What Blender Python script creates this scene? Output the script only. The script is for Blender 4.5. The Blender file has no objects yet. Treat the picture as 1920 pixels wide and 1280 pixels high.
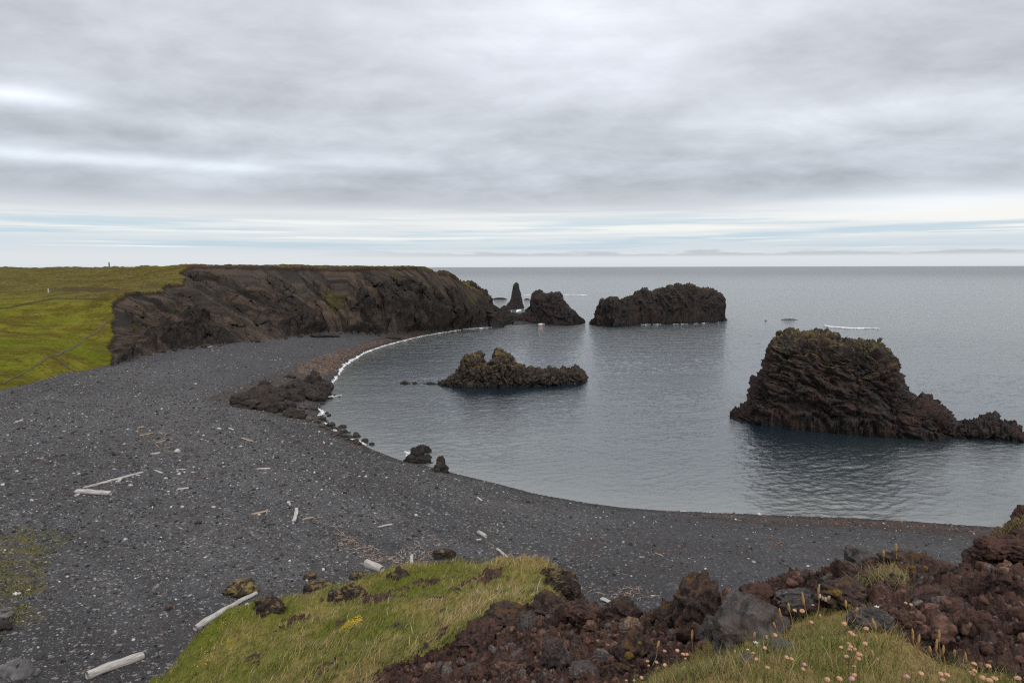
import bpy, bmesh, math, random
import numpy as np
from mathutils import Matrix, Vector

random.seed(7)
RNG = np.random.default_rng(11)
scene = bpy.context.scene
COL = scene.collection
R = math.radians

# ------------------------------------------------------------------ camera
F = 1280.0                      # focal length in pixels of a 1920 wide frame
CAM = np.array([0.0, 0.0, 20.0])
cam_rot = Matrix.Rotation(R(90 - 6.22), 4, 'X') @ Matrix.Rotation(R(-0.135), 4, 'Z')
cd = bpy.data.cameras.new('camera')
cd.sensor_width = 36
cd.lens = 24
cd.clip_start = 0.1
cd.clip_end = 200000
cam = bpy.data.objects.new('camera', cd)
cam.matrix_world = Matrix.Translation(CAM.tolist()) @ cam_rot
COL.objects.link(cam)
scene.camera = cam
RM = np.array(cam_rot.to_3x3())


def ray(px, py):
    d = RM @ np.array([(px - 960) / F, -(py - 640) / F, -1.0])
    return d


def at_y(px, py, Y):            # point on the sight line at forward distance Y
    d = ray(px, py)
    return CAM + d * (Y / d[1])


def at_z(px, py, z=0.0):
    d = ray(px, py)
    return CAM + d * ((z - CAM[2]) / d[2])


def project(P):
    q = (P - CAM) @ RM          # local coords
    w = np.maximum(-q[..., 2], 1e-3)
    return 960 + F * q[..., 0] / w, 640 - F * q[..., 1] / w


# ------------------------------------------------------------------ noise
def _hash(ix, iy, iz, s):
    n = (ix * 374761393 + iy * 668265263 + iz * 2147483647 + s * 974711) & 0xFFFFFFFF
    n = ((n ^ (n >> 13)) * 1274126177) & 0xFFFFFFFF
    n = (n ^ (n >> 16)) & 0xFFFFFFFF
    return n


_G = np.random.default_rng(3).normal(size=(256, 3))
_G /= np.linalg.norm(_G, axis=1)[:, None]


def perlin(P, seed=0):
    P = np.asarray(P, float)
    i = np.floor(P).astype(np.int64)
    f = P - i
    u = f * f * f * (f * (f * 6 - 15) + 10)
    out = 0
    for dx in (0, 1):
        wx = u[..., 0] if dx else 1 - u[..., 0]
        for dy in (0, 1):
            wy = u[..., 1] if dy else 1 - u[..., 1]
            for dz in (0, 1):
                wz = u[..., 2] if dz else 1 - u[..., 2]
                h = _hash(i[..., 0] + dx, i[..., 1] + dy, i[..., 2] + dz, seed) & 255
                g = _G[h]
                d = g[..., 0] * (f[..., 0] - dx) + g[..., 1] * (f[..., 1] - dy) + g[..., 2] * (f[..., 2] - dz)
                out = out + wx * wy * wz * d
    return out * 1.5


def fbm(P, octv=4, seed=0, gain=0.5):
    a, s, o = 1.0, 1.0, 0
    for k in range(octv):
        o = o + a * perlin(P * s, seed + k)
        a *= gain
        s *= 2.03
    return o


def ridged(P, octv=4, seed=0, gain=0.5):
    a, s, o = 1.0, 1.0, 0
    for k in range(octv):
        o = o + a * (1 - 2 * np.abs(perlin(P * s, seed + k)))
        a *= gain
        s *= 2.03
    return o


def worley(P, seed=0):
    """returns F1, F2, id"""
    P = np.asarray(P, float)
    i = np.floor(P).astype(np.int64)
    f1 = np.full(P.shape[:-1], 9.0)
    f2 = f1.copy()
    idd = np.zeros(P.shape[:-1])
    for dx in (-1, 0, 1):
        for dy in (-1, 0, 1):
            for dz in (-1, 0, 1):
                c0, c1, c2 = i[..., 0] + dx, i[..., 1] + dy, i[..., 2] + dz
                h = _hash(c0, c1, c2, seed)
                rx = (h & 1023) / 1023.0
                ry = ((h >> 10) & 1023) / 1023.0
                rz = ((h >> 20) & 1023) / 1023.0
                d = np.sqrt((c0 + rx - P[..., 0])**2 + (c1 + ry - P[..., 1])**2 + (c2 + rz - P[..., 2])**2)
                m = d < f1
                f2 = np.where(m, f1, np.minimum(f2, d))
                idd = np.where(m, (h % 997) / 997.0, idd)
                f1 = np.where(m, d, f1)
    return f1, f2, idd


def sst(a, b, x):
    t = np.clip((x - a) / (b - a), 0, 1)
    return t * t * (3 - 2 * t)


# ------------------------------------------------------------------ mesh helpers
def mk(name, V, Fq, mat, smooth=True, attrs=None, parent=None, tris=None):
    """V (N,3); Fq (M,4) quads and/or tris (K,3)."""
    me = bpy.data.meshes.new(name)
    V = np.ascontiguousarray(V, dtype=np.float32)
    loops = []
    starts = []
    tot = []
    n = 0
    if Fq is not None and len(Fq):
        Fq = np.asarray(Fq)
        loops.append(Fq.ravel())
        starts.append(np.arange(len(Fq)) * 4 + n)
        n += len(Fq) * 4
    if tris is not None and len(tris):
        tris = np.asarray(tris)
        loops.append(tris.ravel())
        starts.append(np.arange(len(tris)) * 3 + n)
        n += len(tris) * 3
    L = np.concatenate(loops).astype(np.int32)
    S = np.concatenate(starts).astype(np.int32)
    me.vertices.add(len(V))
    me.vertices.foreach_set('co', V.ravel())
    me.loops.add(len(L))
    me.loops.foreach_set('vertex_index', L)
    me.polygons.add(len(S))
    me.polygons.foreach_set('loop_start', S)
    me.update(calc_edges=True)
    me.validate()
    me.polygons.foreach_set('use_smooth', np.full(len(me.polygons), smooth))
    for k, a in (attrs or {}).items():
        if a.ndim == 1:
            at = me.attributes.new(k, 'FLOAT', 'POINT')
            at.data.foreach_set('value', a.astype(np.float32))
        else:
            at = me.attributes.new(k, 'FLOAT_COLOR', 'POINT')
            c = np.ones((len(a), 4), np.float32)
            c[:, :3] = a
            at.data.foreach_set('color', c.ravel())
    me.materials.append(mat)
    o = bpy.data.objects.new(name, me)
    COL.objects.link(o)
    if parent:
        o.parent = parent
    return o


def tag(o, label, cat=None, group=None, kind=None):
    if label:
        o['label'] = label
    if cat:
        o['category'] = cat
    if group:
        o['group'] = group
    if kind:
        o['kind'] = kind
    return o


def grid_faces(nu, nv, wrap=False):
    i = np.arange(nu - 1)[:, None] * nv
    if wrap:
        j = np.arange(nv)[None, :]
        jn = (j + 1) % nv
    else:
        j = np.arange(nv - 1)[None, :]
        jn = j + 1
    return np.stack([i + j, i + nv + j, i + nv + jn, i + jn], -1).reshape(-1, 4)


def submesh(V, Fq, keep, attrs):
    Fk = Fq[keep]
    used = np.zeros(len(V), bool)
    used[Fk.ravel()] = True
    idx = np.cumsum(used) - 1
    return V[used], idx[Fk], {k: a[used] for k, a in attrs.items()}


def ico(sub):
    bm = bmesh.new()
    bmesh.ops.create_icosphere(bm, subdivisions=sub, radius=1)
    bm.verts.ensure_lookup_table()
    V = np.array([v.co[:] for v in bm.verts])
    T = np.array([[v.index for v in f.verts] for f in bm.faces])
    bm.free()
    return V, T


# ------------------------------------------------------------------ materials
class N:
    def __init__(s, name, world=False):
        if world:
            s.nt = name.node_tree
        else:
            s.m = bpy.data.materials.new(name)
            s.m.use_nodes = True
            s.nt = s.m.node_tree
        s.nt.nodes.clear()

    def n(s, t, **kw):
        x = s.nt.nodes.new(t)
        for k, v in kw.items():
            if k.startswith('_'):
                setattr(x, k[1:], v)
            else:
                s.put(x.inputs[k.replace('__', ' ')], v)
        return x

    def put(s, inp, v):
        if hasattr(v, 'is_output') or isinstance(v, bpy.types.NodeSocket):
            s.nt.links.new(v, inp)
        elif isinstance(v, (tuple, list)) and len(v) == 3 and inp.type == 'RGBA':
            inp.default_value = (*v, 1)
        else:
            inp.default_value = v

    def math(s, op, a, b=0.0, c=None, clamp=False):
        x = s.nt.nodes.new('ShaderNodeMath')
        x.operation = op
        x.use_clamp = clamp
        s.put(x.inputs[0], a)
        s.put(x.inputs[1], b)
        if c is not None:
            s.put(x.inputs[2], c)
        return x.outputs[0]

    def mix(s, f, a, b, mode='MIX'):
        x = s.nt.nodes.new('ShaderNodeMix')
        x.data_type = 'RGBA'
        x.blend_type = mode
        x.clamp_factor = True
        s.put(x.inputs[0], f)
        s.put(x.inputs[6], a)
        s.put(x.inputs[7], b)
        return x.outputs[2]

    def ramp(s, f, lo, hi):      # smooth 0..1
        x = s.nt.nodes.new('ShaderNodeMapRange')
        x.interpolation_type = 'SMOOTHSTEP'
        s.put(x.inputs[0], f)
        x.inputs[1].default_value = lo
        x.inputs[2].default_value = hi
        return x.outputs[0]

    def noise(s, vec, scale, detail=4, rough=0.55, dist=0.0):
        x = s.n('ShaderNodeTexNoise', Vector=vec, Scale=scale, Detail=detail, Roughness=rough, Distortion=dist)
        return x.outputs[0]

    def vor(s, vec, scale, feature='F1', out='Distance', rnd=1.0):
        x = s.n('ShaderNodeTexVoronoi', _feature=feature, Vector=vec, Scale=scale, Randomness=rnd)
        return x.outputs[out]

    def pos(s):
        return s.n('ShaderNodeNewGeometry').outputs['Position']

    def mapv(s, v, scale=(1, 1, 1), rot=(0, 0, 0), loc=(0, 0, 0)):
        x = s.n('ShaderNodeMapping', Vector=v)
        x.inputs['Scale'].default_value = scale
        x.inputs['Rotation'].default_value = rot
        x.inputs['Location'].default_value = loc
        return x.outputs[0]

    def attr(s, name, out='Fac'):
        return s.n('ShaderNodeAttribute', _attribute_name=name).outputs[out]

    def bump(s, h, strength=0.5, dist=0.1, normal=None):
        x = s.n('ShaderNodeBump', Strength=strength, Distance=dist, Height=h)
        if normal is not None:
            s.put(x.inputs['Normal'], normal)
        return x.outputs[0]

    def out(s, col, rough=0.9, normal=None, spec=0.3, **kw):
        p = s.n('ShaderNodeBsdfPrincipled')
        s.put(p.inputs['Base Color'], col)
        s.put(p.inputs['Roughness'], rough)
        p.inputs['Specular IOR Level'].default_value = spec
        if normal is not None:
            s.put(p.inputs['Normal'], normal)
        for k, v in kw.items():
            s.put(p.inputs[k.replace('__', ' ')], v)
        o = s.n('ShaderNodeOutputMaterial')
        s.nt.links.new(p.outputs[0], o.inputs[0])
        return s.m

    def up(s):
        g = s.n('ShaderNodeNewGeometry')
        x = s.n('ShaderNodeSeparateXYZ', Vector=g.outputs['Normal'])
        return x.outputs[2]

    def zpos(s):
        return s.n('ShaderNodeSeparateXYZ', Vector=s.pos()).outputs[2]


def rock_mat(name, dark, mid, light, S=1.0, moss=None, moss_lo=0.35, moss_z=(0, 3), wet=True, lichen=0.0,
             red=None, bumpd=0.15, crack=0.5):
    m = N(name)
    P = m.pos()
    n1 = m.noise(P, 0.35 * S, 5, 0.6)
    n2 = m.noise(P, 1.7 * S, 6, 0.65, 0.6)
    n3 = m.noise(P, 9 * S, 5, 0.7)
    c = m.mix(m.ramp(n2, 0.38, 0.62), dark, mid)
    if red:
        c = m.mix(m.ramp(n1, 0.45, 0.6), c, red)
    c = m.mix(m.math('MULTIPLY', m.ramp(n3, 0.52, 0.75), 0.75), c, light)
    cr = m.vor(m.mapv(P, (1, 1, 1.6)), 1.3 * S, 'DISTANCE_TO_EDGE')
    if crack:
        c = m.mix(m.math('MULTIPLY', m.ramp(cr, 0.07, 0.0), 0.45 * crack), c, tuple(x * 0.35 for x in dark))
    if moss:
        k = m.math('MULTIPLY', m.ramp(m.up(), moss_lo, moss_lo + 0.35), m.ramp(m.noise(P, 0.9 * S, 5, 0.65), 0.47, 0.58))
        k = m.math('MULTIPLY', k, m.ramp(m.zpos(), *moss_z))
        c = m.mix(k, c, m.mix(n3, moss, tuple(x * 0.5 for x in moss)))
    if lichen:
        l = m.math('MULTIPLY', m.ramp(m.noise(P, 5.5 * S, 4, 0.75), 0.66, 0.70), m.ramp(m.up(), -0.1, 0.5))
        c = m.mix(m.math('MULTIPLY', l, lichen), c, (0.42, 0.43, 0.40))
    if wet:
        w = m.ramp(m.zpos(), 0.9, 0.25)
        c = m.mix(m.math('MULTIPLY', w, 0.65), c, (0.012, 0.012, 0.012))
    h = m.math('ADD', m.math('MULTIPLY', n2, 1.2), m.math('MULTIPLY', n3, 0.35))
    if crack:
        h = m.math('ADD', h, m.math('MULTIPLY', m.ramp(cr, 0.0, 0.12), 0.35 * crack))
    nb = m.bump(h, 0.9, bumpd)
    return m.out(c, 0.88, nb, 0.25)


M = {}
M['stack'] = rock_mat('stack_rock', (0.016, 0.013, 0.013), (0.056, 0.045, 0.041), (0.145, 0.12, 0.10), 1.0,
                      moss=(0.17, 0.135, 0.04), moss_lo=0.4, moss_z=(5.0, 9.5), red=(0.060, 0.036, 0.030), bumpd=0.35)
M['islet'] = rock_mat('islet_rock', (0.022, 0.017, 0.014), (0.080, 0.062, 0.050), (0.16, 0.13, 0.10), 1.1,
                      moss=(0.20, 0.14, 0.035), moss_lo=0.3, moss_z=(2.2, 4.0), bumpd=0.3)
M['far_rock'] = rock_mat('far_rock', (0.014, 0.012, 0.012), (0.042, 0.035, 0.033), (0.095, 0.08, 0.068), 0.7,
                         moss=(0.12, 0.105, 0.05), moss_lo=0.55, moss_z=(7, 12), red=(0.045, 0.030, 0.026), bumpd=0.5)
M['outcrop'] = rock_mat('outcrop_rock', (0.018, 0.015, 0.014), (0.050, 0.040, 0.036), (0.10, 0.085, 0.078), 1.6,
                        red=(0.052, 0.038, 0.032), bumpd=0.2)
M['lava'] = rock_mat('clinker_lava', (0.018, 0.012, 0.010), (0.078, 0.043, 0.034), (0.17, 0.105, 0.082), 9.0,
                     wet=False, lichen=0.3, crack=0, red=(0.080, 0.038, 0.028), bumpd=0.03)
M['grey_lava'] = rock_mat('grey_lava', (0.034, 0.029, 0.028), (0.090, 0.078, 0.074), (0.17, 0.155, 0.148), 5.0,
                          wet=False, lichen=0.9, crack=0, red=(0.055, 0.038, 0.033), bumpd=0.03)
M['lichen_lava'] = rock_mat('lichen_lava', (0.020, 0.014, 0.013), (0.062, 0.040, 0.033), (0.13, 0.09, 0.075), 7.0,
                            moss=(0.13, 0.065, 0.012), moss_lo=0.7, moss_z=(0, 1), wet=False, lichen=1.0, crack=0, bumpd=0.03)
M['shore_stone'] = rock_mat('shore_stone', (0.04, 0.033, 0.03), (0.10, 0.08, 0.07), (0.17, 0.14, 0.12), 1.5, bumpd=0.1)


def mat_beach():
    m = N('black_shingle')
    P = m.pos()
    big = m.noise(P, 0.06, 4, 0.55)
    mid = m.noise(P, 0.5, 4, 0.6)
    fine = m.attr('fine')
    v1 = m.n('ShaderNodeTexVoronoi', Vector=P, Scale=7.0)
    v2 = m.n('ShaderNodeTexVoronoi', Vector=P, Scale=17.0)
    s1 = m.n('ShaderNodeSeparateColor', Color=v1.outputs['Color']).outputs[0]
    s2 = m.n('ShaderNodeSeparateColor', Color=v2.outputs['Color']).outputs[1]
    c = m.mix(m.ramp(big, 0.35, 0.65), (0.055, 0.054, 0.058), (0.078, 0.076, 0.081))
    c = m.mix(m.math('MULTIPLY', m.ramp(m.attr('band'), 0.45, 0.9), 0.55), c, (0.105, 0.102, 0.106))
    c = m.mix(m.math('MULTIPLY', m.ramp(m.attr('band'), 0.5, 0.1), 0.55), c, (0.040, 0.038, 0.040))
    c = m.mix(m.math('MULTIPLY', m.ramp(mid, 0.5, 0.7), 0.5), c, (0.036, 0.033, 0.033))
    c = m.mix(m.math('MULTIPLY', m.math('SUBTRACT', 1.0, s1), 0.55), c, (0.022, 0.021, 0.022))
    amt = m.math('MULTIPLY', m.math('SUBTRACT', 1.0, m.math('MULTIPLY', fine, 0.85)), 1.0)
    c = m.mix(m.math('MULTIPLY', m.math('GREATER_THAN', s2, 0.93), m.math('MULTIPLY', amt, 0.75)), c, (0.22, 0.20, 0.19))
    c = m.mix(m.math('MULTIPLY', m.math('GREATER_THAN', s1, 0.95), m.math('MULTIPLY', amt, 0.7)), c, (0.26, 0.245, 0.235))
    c = m.mix(m.math('MULTIPLY', fine, 0.6), c, (0.058, 0.058, 0.064))
    # brown drift line and wet band are real stains along the water
    br = m.math('MULTIPLY', m.attr('weed'), m.ramp(m.noise(P, 1.5, 5, 0.7), 0.30, 0.55))
    c = m.mix(m.math('MULTIPLY', br, 0.9), c, (0.046, 0.028, 0.022))
    c = m.mix(m.math('MULTIPLY', m.attr('wet'), 0.65), c, (0.022, 0.018, 0.017))
    sc = m.math('MULTIPLY', m.attr('turf'), m.ramp(m.noise(P, 1.1, 5, 0.7), 0.42, 0.58))
    c = m.mix(sc, c, m.mix(m.noise(P, 6, 4), (0.06, 0.07, 0.015), (0.15, 0.10, 0.04)))
    h = m.math('ADD', v1.outputs['Distance'], m.math('MULTIPLY', v2.outputs['Distance'], 0.5))
    nb = m.bump(h, 1.0, 0.07)
    nb = m.bump(m.noise(P, 3.0, 5, 0.7), 0.6, 0.12, nb)
    return m.out(c, 0.85, nb, 0.3)


def mat_grassland():
    m = N('grass_turf')
    P = m.pos()
    a = m.noise(P, 0.06, 5, 0.65, 0.4)
    b = m.noise(m.mapv(P, (0.5, 1, 1)), 0.22, 7, 0.7)
    d = m.noise(P, 1.6, 6, 0.75)
    hi = m.ramp(m.zpos(), 12.0, 15.0)
    c = m.mix(m.ramp(a, 0.38, 0.62), (0.100, 0.120, 0.010), (0.175, 0.160, 0.024))
    c = m.mix(m.math('MULTIPLY', hi, 0.85), c, (0.115, 0.095, 0.032))
    c = m.mix(m.math('MULTIPLY', m.ramp(b, 0.44, 0.60), 0.8), c, (0.088, 0.062, 0.016))
    c = m.mix(m.math('MULTIPLY', m.ramp(d, 0.50, 0.64), 0.75), c, (0.040, 0.038, 0.006))
    c = m.mix(m.math('MULTIPLY', m.math('MULTIPLY', m.ramp(m.noise(P, 0.9, 6, 0.8), 0.55, 0.62), hi), 0.5), c, (0.24, 0.19, 0.13))
    c = m.mix(m.attr('bare'), c, (0.060, 0.042, 0.030))
    nb = m.bump(m.math('ADD', b, d), 0.8, 0.4)
    return m.out(c, 0.95, nb, 0.02)


def mat_cliff():
    m = N('scree_and_lava')
    P = m.pos()
    rk = m.attr('rocky')
    t = m.attr('updown')
    s = m.attr('along')
    gul = m.n('ShaderNodeCombineXYZ', X=m.math('ADD', m.math('MULTIPLY', s, 0.75), m.math('MULTIPLY', t, 5.0)), Y=m.math('MULTIPLY', t, 1.3), Z=0.0).outputs[0]
    g1 = m.noise(gul, 1.0, 6, 0.65, 0.3)
    n2 = m.noise(P, 0.8, 6, 0.7)
    n3 = m.noise(P, 3.0, 7, 0.85)
    c = m.mix(m.ramp(g1, 0.40, 0.60), (0.030, 0.026, 0.024), (0.100, 0.072, 0.055))
    c = m.mix(m.math('MULTIPLY', m.ramp(m.noise(P, 0.05, 3), 0.5, 0.62), 0.4), c, (0.058, 0.055, 0.048))
    rc = m.mix(m.ramp(n2, 0.4, 0.6), (0.013, 0.011, 0.011), (0.046, 0.038, 0.034))
    rc = m.mix(m.math('MULTIPLY', m.ramp(n3, 0.52, 0.72), 0.7), rc, (0.115, 0.10, 0.084))
    c = m.mix(m.math('MULTIPLY', rk, m.ramp(n2, 0.25, 0.5)), c, rc)
    c = m.mix(m.math('MULTIPLY', m.ramp(n3, 0.56, 0.68), 0.6), c, (0.115, 0.088, 0.070))
    c = m.mix(m.math('MULTIPLY', m.ramp(m.noise(P, 2.3, 5, 0.8), 0.54, 0.62), 0.7), c, (0.020, 0.015, 0.014))
    gr = m.math('MULTIPLY', m.attr('green'), m.ramp(n3, 0.3, 0.55))
    c = m.mix(m.math('MULTIPLY', gr, 0.75), c, (0.070, 0.056, 0.016))
    c = m.mix(m.attr('lip'), c, (0.030, 0.018, 0.012))
    nb = m.bump(m.math('ADD', m.math('MULTIPLY', n2, 1.5), n3), 0.8, 0.45)
    return m.out(c, 0.93, nb, 0.15)


def mat_mound():
    m = N('hill_turf')
    P = m.pos()
    a = m.noise(P, 0.22, 4, 0.6, 0.5)
    b = m.noise(m.mapv(P, (1.0, 0.4, 1.0), (0, 0, 0.7)), 1.6, 6, 0.65)
    d = m.noise(P, 9, 6, 0.75)
    c = m.mix(m.ramp(a, 0.42, 0.58), (0.115, 0.130, 0.022), (0.21, 0.172, 0.055))
    c = m.mix(m.math('MULTIPLY', m.attr('dry'), m.ramp(b, 0.3, 0.6)), c, (0.27, 0.19, 0.085))
    c = m.mix(m.math('MULTIPLY', m.ramp(b, 0.5, 0.7), 0.6), c, (0.085, 0.098, 0.012))
    c = m.mix(m.math('MULTIPLY', m.ramp(d, 0.55, 0.75), 0.55), c, (0.06, 0.05, 0.014))
    nb = m.bump(m.math('ADD', b, d), 0.8, 0.06)
    return m.out(c, 0.95, nb, 0.02)


def mat_water():
    m = N('sea_water')
    P = m.pos()
    far = m.n('ShaderNodeVectorMath', _operation='LENGTH', Vector=P).outputs['Value']
    w1 = m.noise(m.mapv(P, (0.6, 1.15, 1), (0, 0, R(-12))), 2.4, 4, 0.6, 0.3)
    w3 = m.noise(m.mapv(P, (0.8, 1.1, 1), (0, 0, R(-30))), 6.0, 3, 0.6)
    w2 = m.noise(m.mapv(P, (0.5, 1.0, 1), (0, 0, R(8))), 0.40, 6, 0.65, 0.4)
    patch = m.noise(m.mapv(P, (0.4, 1.6, 1)), 0.012, 4, 0.6)
    h = m.math('ADD', m.math('MULTIPLY', w1, 0.085), m.math('MULTIPLY', w3, 0.02))
    h = m.math('ADD', h, m.math('MULTIPLY', m.math('MULTIPLY', w2, 1.9), m.ramp(far, 110, 280)))
    h = m.math('MULTIPLY', h, m.math('ADD', 0.1, m.math('MULTIPLY', patch, 1.9)))
    h = m.math('MULTIPLY', h, m.math('SUBTRACT', 1.0, m.math('MULTIPLY', m.attr('shallow'), 0.5)))
    nb = m.bump(h, 1.0, 1.0)
    c = m.mix(m.attr('shallow'), (0.008, 0.018, 0.028), (0.085, 0.095, 0.085))
    rough = m.math('ADD', 0.09, m.math('MULTIPLY', m.ramp(far, 150, 2500), 0.22))
    return m.out(c, rough, nb, 0.5, IOR=2.7)


M['beach'] = mat_beach()
M['grass'] = mat_grassland()
M['cliff'] = mat_cliff()
M['mound'] = mat_mound()
M['water'] = mat_water()


def simple(name, col, rough=0.85, var=0.3, scale=8.0, bumpd=0.01, attr=None, spec=0.3, stretch=(1, 1, 1), objc=False):
    m = N(name)
    P = m.n('ShaderNodeTexCoord').outputs['Object'] if objc else m.pos()
    n = m.noise(m.mapv(P, stretch), scale, 5, 0.65)
    c = m.attr(attr, 'Color') if attr else col
    lo = m.mix(1.0, c, (1 - var,) * 3, 'MULTIPLY')
    hi = m.mix(1.0, c, (1 + var,) * 3, 'MULTIPLY')
    c2 = m.mix(m.ramp(n, 0.35, 0.65), lo, hi)
    return m.out(c2, rough, m.bump(n, 0.7, bumpd), spec)


M['pebble'] = simple('pebble_stone', None, attr='tint', scale=12, bumpd=0.01)
M['weed'] = simple('seaweed', None, attr='tint', scale=6, rough=0.6)
M['twig'] = simple('bleached_twig', None, attr='tint', scale=10)
M['blade'] = simple('grass_blade', None, attr='tint', scale=3, bumpd=0.0, var=0.15, rough=0.7)
M['rubble'] = simple('clinker_rubble', None, attr='tint', scale=30, bumpd=0.015, var=0.55, rough=0.95, spec=0.15)
M['wood'] = simple('driftwood', (0.40, 0.37, 0.35), var=0.3, scale=7, bumpd=0.02, stretch=(0.25, 3.0, 3.0), objc=True)
M['wood_tan'] = simple('tan_driftwood', (0.34, 0.25, 0.18), var=0.3, scale=7, bumpd=0.02, stretch=(0.25, 3.0, 3.0), objc=True)
M['foam'] = simple('foam', (0.70, 0.72, 0.73), var=0.2, scale=1.5, bumpd=0.05)
M['white'] = simple('white_paint', (0.7, 0.7, 0.68), var=0.1)
M['orange'] = simple('orange_paint', (0.75, 0.10, 0.02), var=0.1)
M['path'] = simple('trodden_earth', (0.075, 0.062, 0.024), var=0.35, scale=2.0, bumpd=0.05)
M['stem'] = simple('flower_stem', (0.11, 0.085, 0.035), var=0.2, scale=30)
M['head'] = simple('dry_flower_head', (0.44, 0.25, 0.15), var=0.35, scale=160, bumpd=0.002)
M['pink'] = simple('pink_flower_head', (0.42, 0.22, 0.25), var=0.3, scale=160, bumpd=0.002)
M['straw'] = simple('straw', (0.36, 0.22, 0.09), var=0.25, scale=90, bumpd=0.001)
M['petal'] = simple('white_petal', (0.62, 0.60, 0.60), var=0.1, scale=60)
M['calyx'] = simple('campion_calyx', (0.36, 0.27, 0.20), var=0.2, scale=60)
M['cushion'] = simple('cushion_moss', (0.12, 0.07, 0.012), var=0.5, scale=70, bumpd=0.01)
M['timber_post'] = simple('weathered_post', (0.10, 0.095, 0.09), var=0.2)
M['pale_post'] = simple('pale_post', (0.42, 0.42, 0.40), var=0.2)


# ------------------------------------------------------------------ landform description
def poly_dist(x, y, pts):
    """distance, arclength and interpolated z of nearest point on open polyline (pts (n,3))."""
    best = np.full(x.shape, 1e9)
    arc = np.zeros(x.shape)
    zz = np.zeros(x.shape)
    L = 0.0
    for a, b in zip(pts[:-1], pts[1:]):
        dx, dy = b[0] - a[0], b[1] - a[1]
        l2 = dx * dx + dy * dy + 1e-9
        t = np.clip(((x - a[0]) * dx + (y - a[1]) * dy) / l2, 0, 1)
        d = np.hypot(x - a[0] - t * dx, y - a[1] - t * dy)
        m = d < best
        best = np.where(m, d, best)
        arc = np.where(m, L + t * math.sqrt(l2), arc)
        zz = np.where(m, a[2] + t * (b[2] - a[2]), zz)
        L += math.sqrt(l2)
    return best, arc, zz


def inside(x, y, poly):
    r = np.zeros(x.shape, bool)
    n = len(poly)
    for i in range(n):
        x1, y1 = poly[i][0], poly[i][1]
        x2, y2 = poly[(i + 1) % n][0], poly[(i + 1) % n][1]
        if y1 == y2:
            continue
        c = ((y1 > y) != (y2 > y)) & (x < (x2 - x1) * (y - y1) / (y2 - y1) + x1)
        r ^= c
    return r


def tps(P, z, smooth=0.0):
    """thin plate spline through scattered (x,y)->z"""
    P = np.asarray(P, float)
    n = len(P)

    def U(r2):
        return np.where(r2 > 0, 0.5 * r2 * np.log(r2 + 1e-12), 0)
    K = U(((P[:, None] - P[None])**2).sum(-1)) + np.eye(n) * smooth
    A = np.zeros((n + 3, n + 3))
    A[:n, :n] = K
    A[:n, n] = 1
    A[:n, n + 1:] = P
    A[n:, :n] = A[:n, n:].T
    w = np.linalg.solve(A, np.concatenate([z, np.zeros(3)]))

    def f(x, y):
        o = w[n] + w[n + 1] * x + w[n + 2] * y
        for i in range(n):
            o = o + w[i] * U((x - P[i, 0])**2 + (y - P[i, 1])**2)
        return o
    return f


# shoreline of the bay (traced at water level), from beyond the right edge round to the headland
shore_px = [(1860, 987), (1780, 982), (1700, 976), (1560, 969), (1400, 963), (1250, 957), (1170, 951), (1100, 942), (1000, 924),
            (920, 903), (860, 889), (800, 873), (750, 862), (700, 843), (655, 818), (620, 795), (600, 770), (606, 740),
            (622, 720), (632, 705), (640, 690), (655, 678), (680, 663), (710, 651), (745, 641), (790, 630), (830, 623),
            (870, 617), (905, 614), (936, 611), (975, 609), (1010, 605.5), (1045, 602)]
shore = [at_z(*p) for p in shore_px]
SHORE = np.array([[90, 30, 0], [60, 47, 0]] + [list(p) for p in shore] + [[14, 262, 0]])
BEACH_POLY = list(SHORE[:, :2]) + [(-20, 300), (-400, 300), (-400, -80), (120, -80), (110, 20)]


def beach_z(x, y):
    d, _, _ = poly_dist(x, y, SHORE)
    ins = inside(x, y, BEACH_POLY)
    up = 3.3 * (1 - np.exp(-d / 13.0)) + 0.012 * d
    q = np.stack([x, y, np.zeros_like(x)], -1)
    up = up + (fbm(q * 0.12, 2, 31) * 0.26 + fbm(q * 0.7, 2, 32) * 0.05) * np.clip(d / 12, 0, 1)
    return np.where(ins, up, -0.16 * d - 0.02), np.where(ins, d, -d)


# cliff: top edge (pixel, pixel, forward distance) and toe
edge_src = [(206, 684, 113), (201, 655, 122), (205, 628, 128), (209, 606, 133), (214, 592, 137), (206, 572, 142), (228, 549, 148),
            (262, 547, 152), (302, 545, 157), (307, 533, 163), (345, 531, 168), (336, 512, 178), (350, 500.5, 184),
            (372, 498, 184), (430, 498.5, 184), (480, 498.5, 185), (560, 500, 190), (650, 502.5, 196), (700, 500, 201),
            (755, 499.5, 208), (792, 498, 213), (806, 505, 216), (818, 512, 219), (838, 507, 221), (862, 523, 224), (882, 538, 227),
            (897, 545, 228), (908, 553, 230), (916, 568, 231), (926, 585, 231)]
EDGE = np.array([at_y(*p) for p in edge_src])
toe_px = [(206, 685), (235, 678), (262, 669), (310, 657), (365, 651), (430, 645), (480, 639), (530, 634), (575, 628), (610, 624),
          (650, 624), (700, 629), (740, 625), (800, 622), (850, 618), (880, 616), (905, 614), (930, 612), (936, 604)]


def beach_hit(px, py):
    z = 3.0
    for _ in range(12):
        p = at_z(px, py, z)
        z = 0.5 * z + 0.5 * float(beach_z(np.array([p[0]]), np.array([p[1]]))[0][0])
    return at_z(px, py, z)


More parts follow.
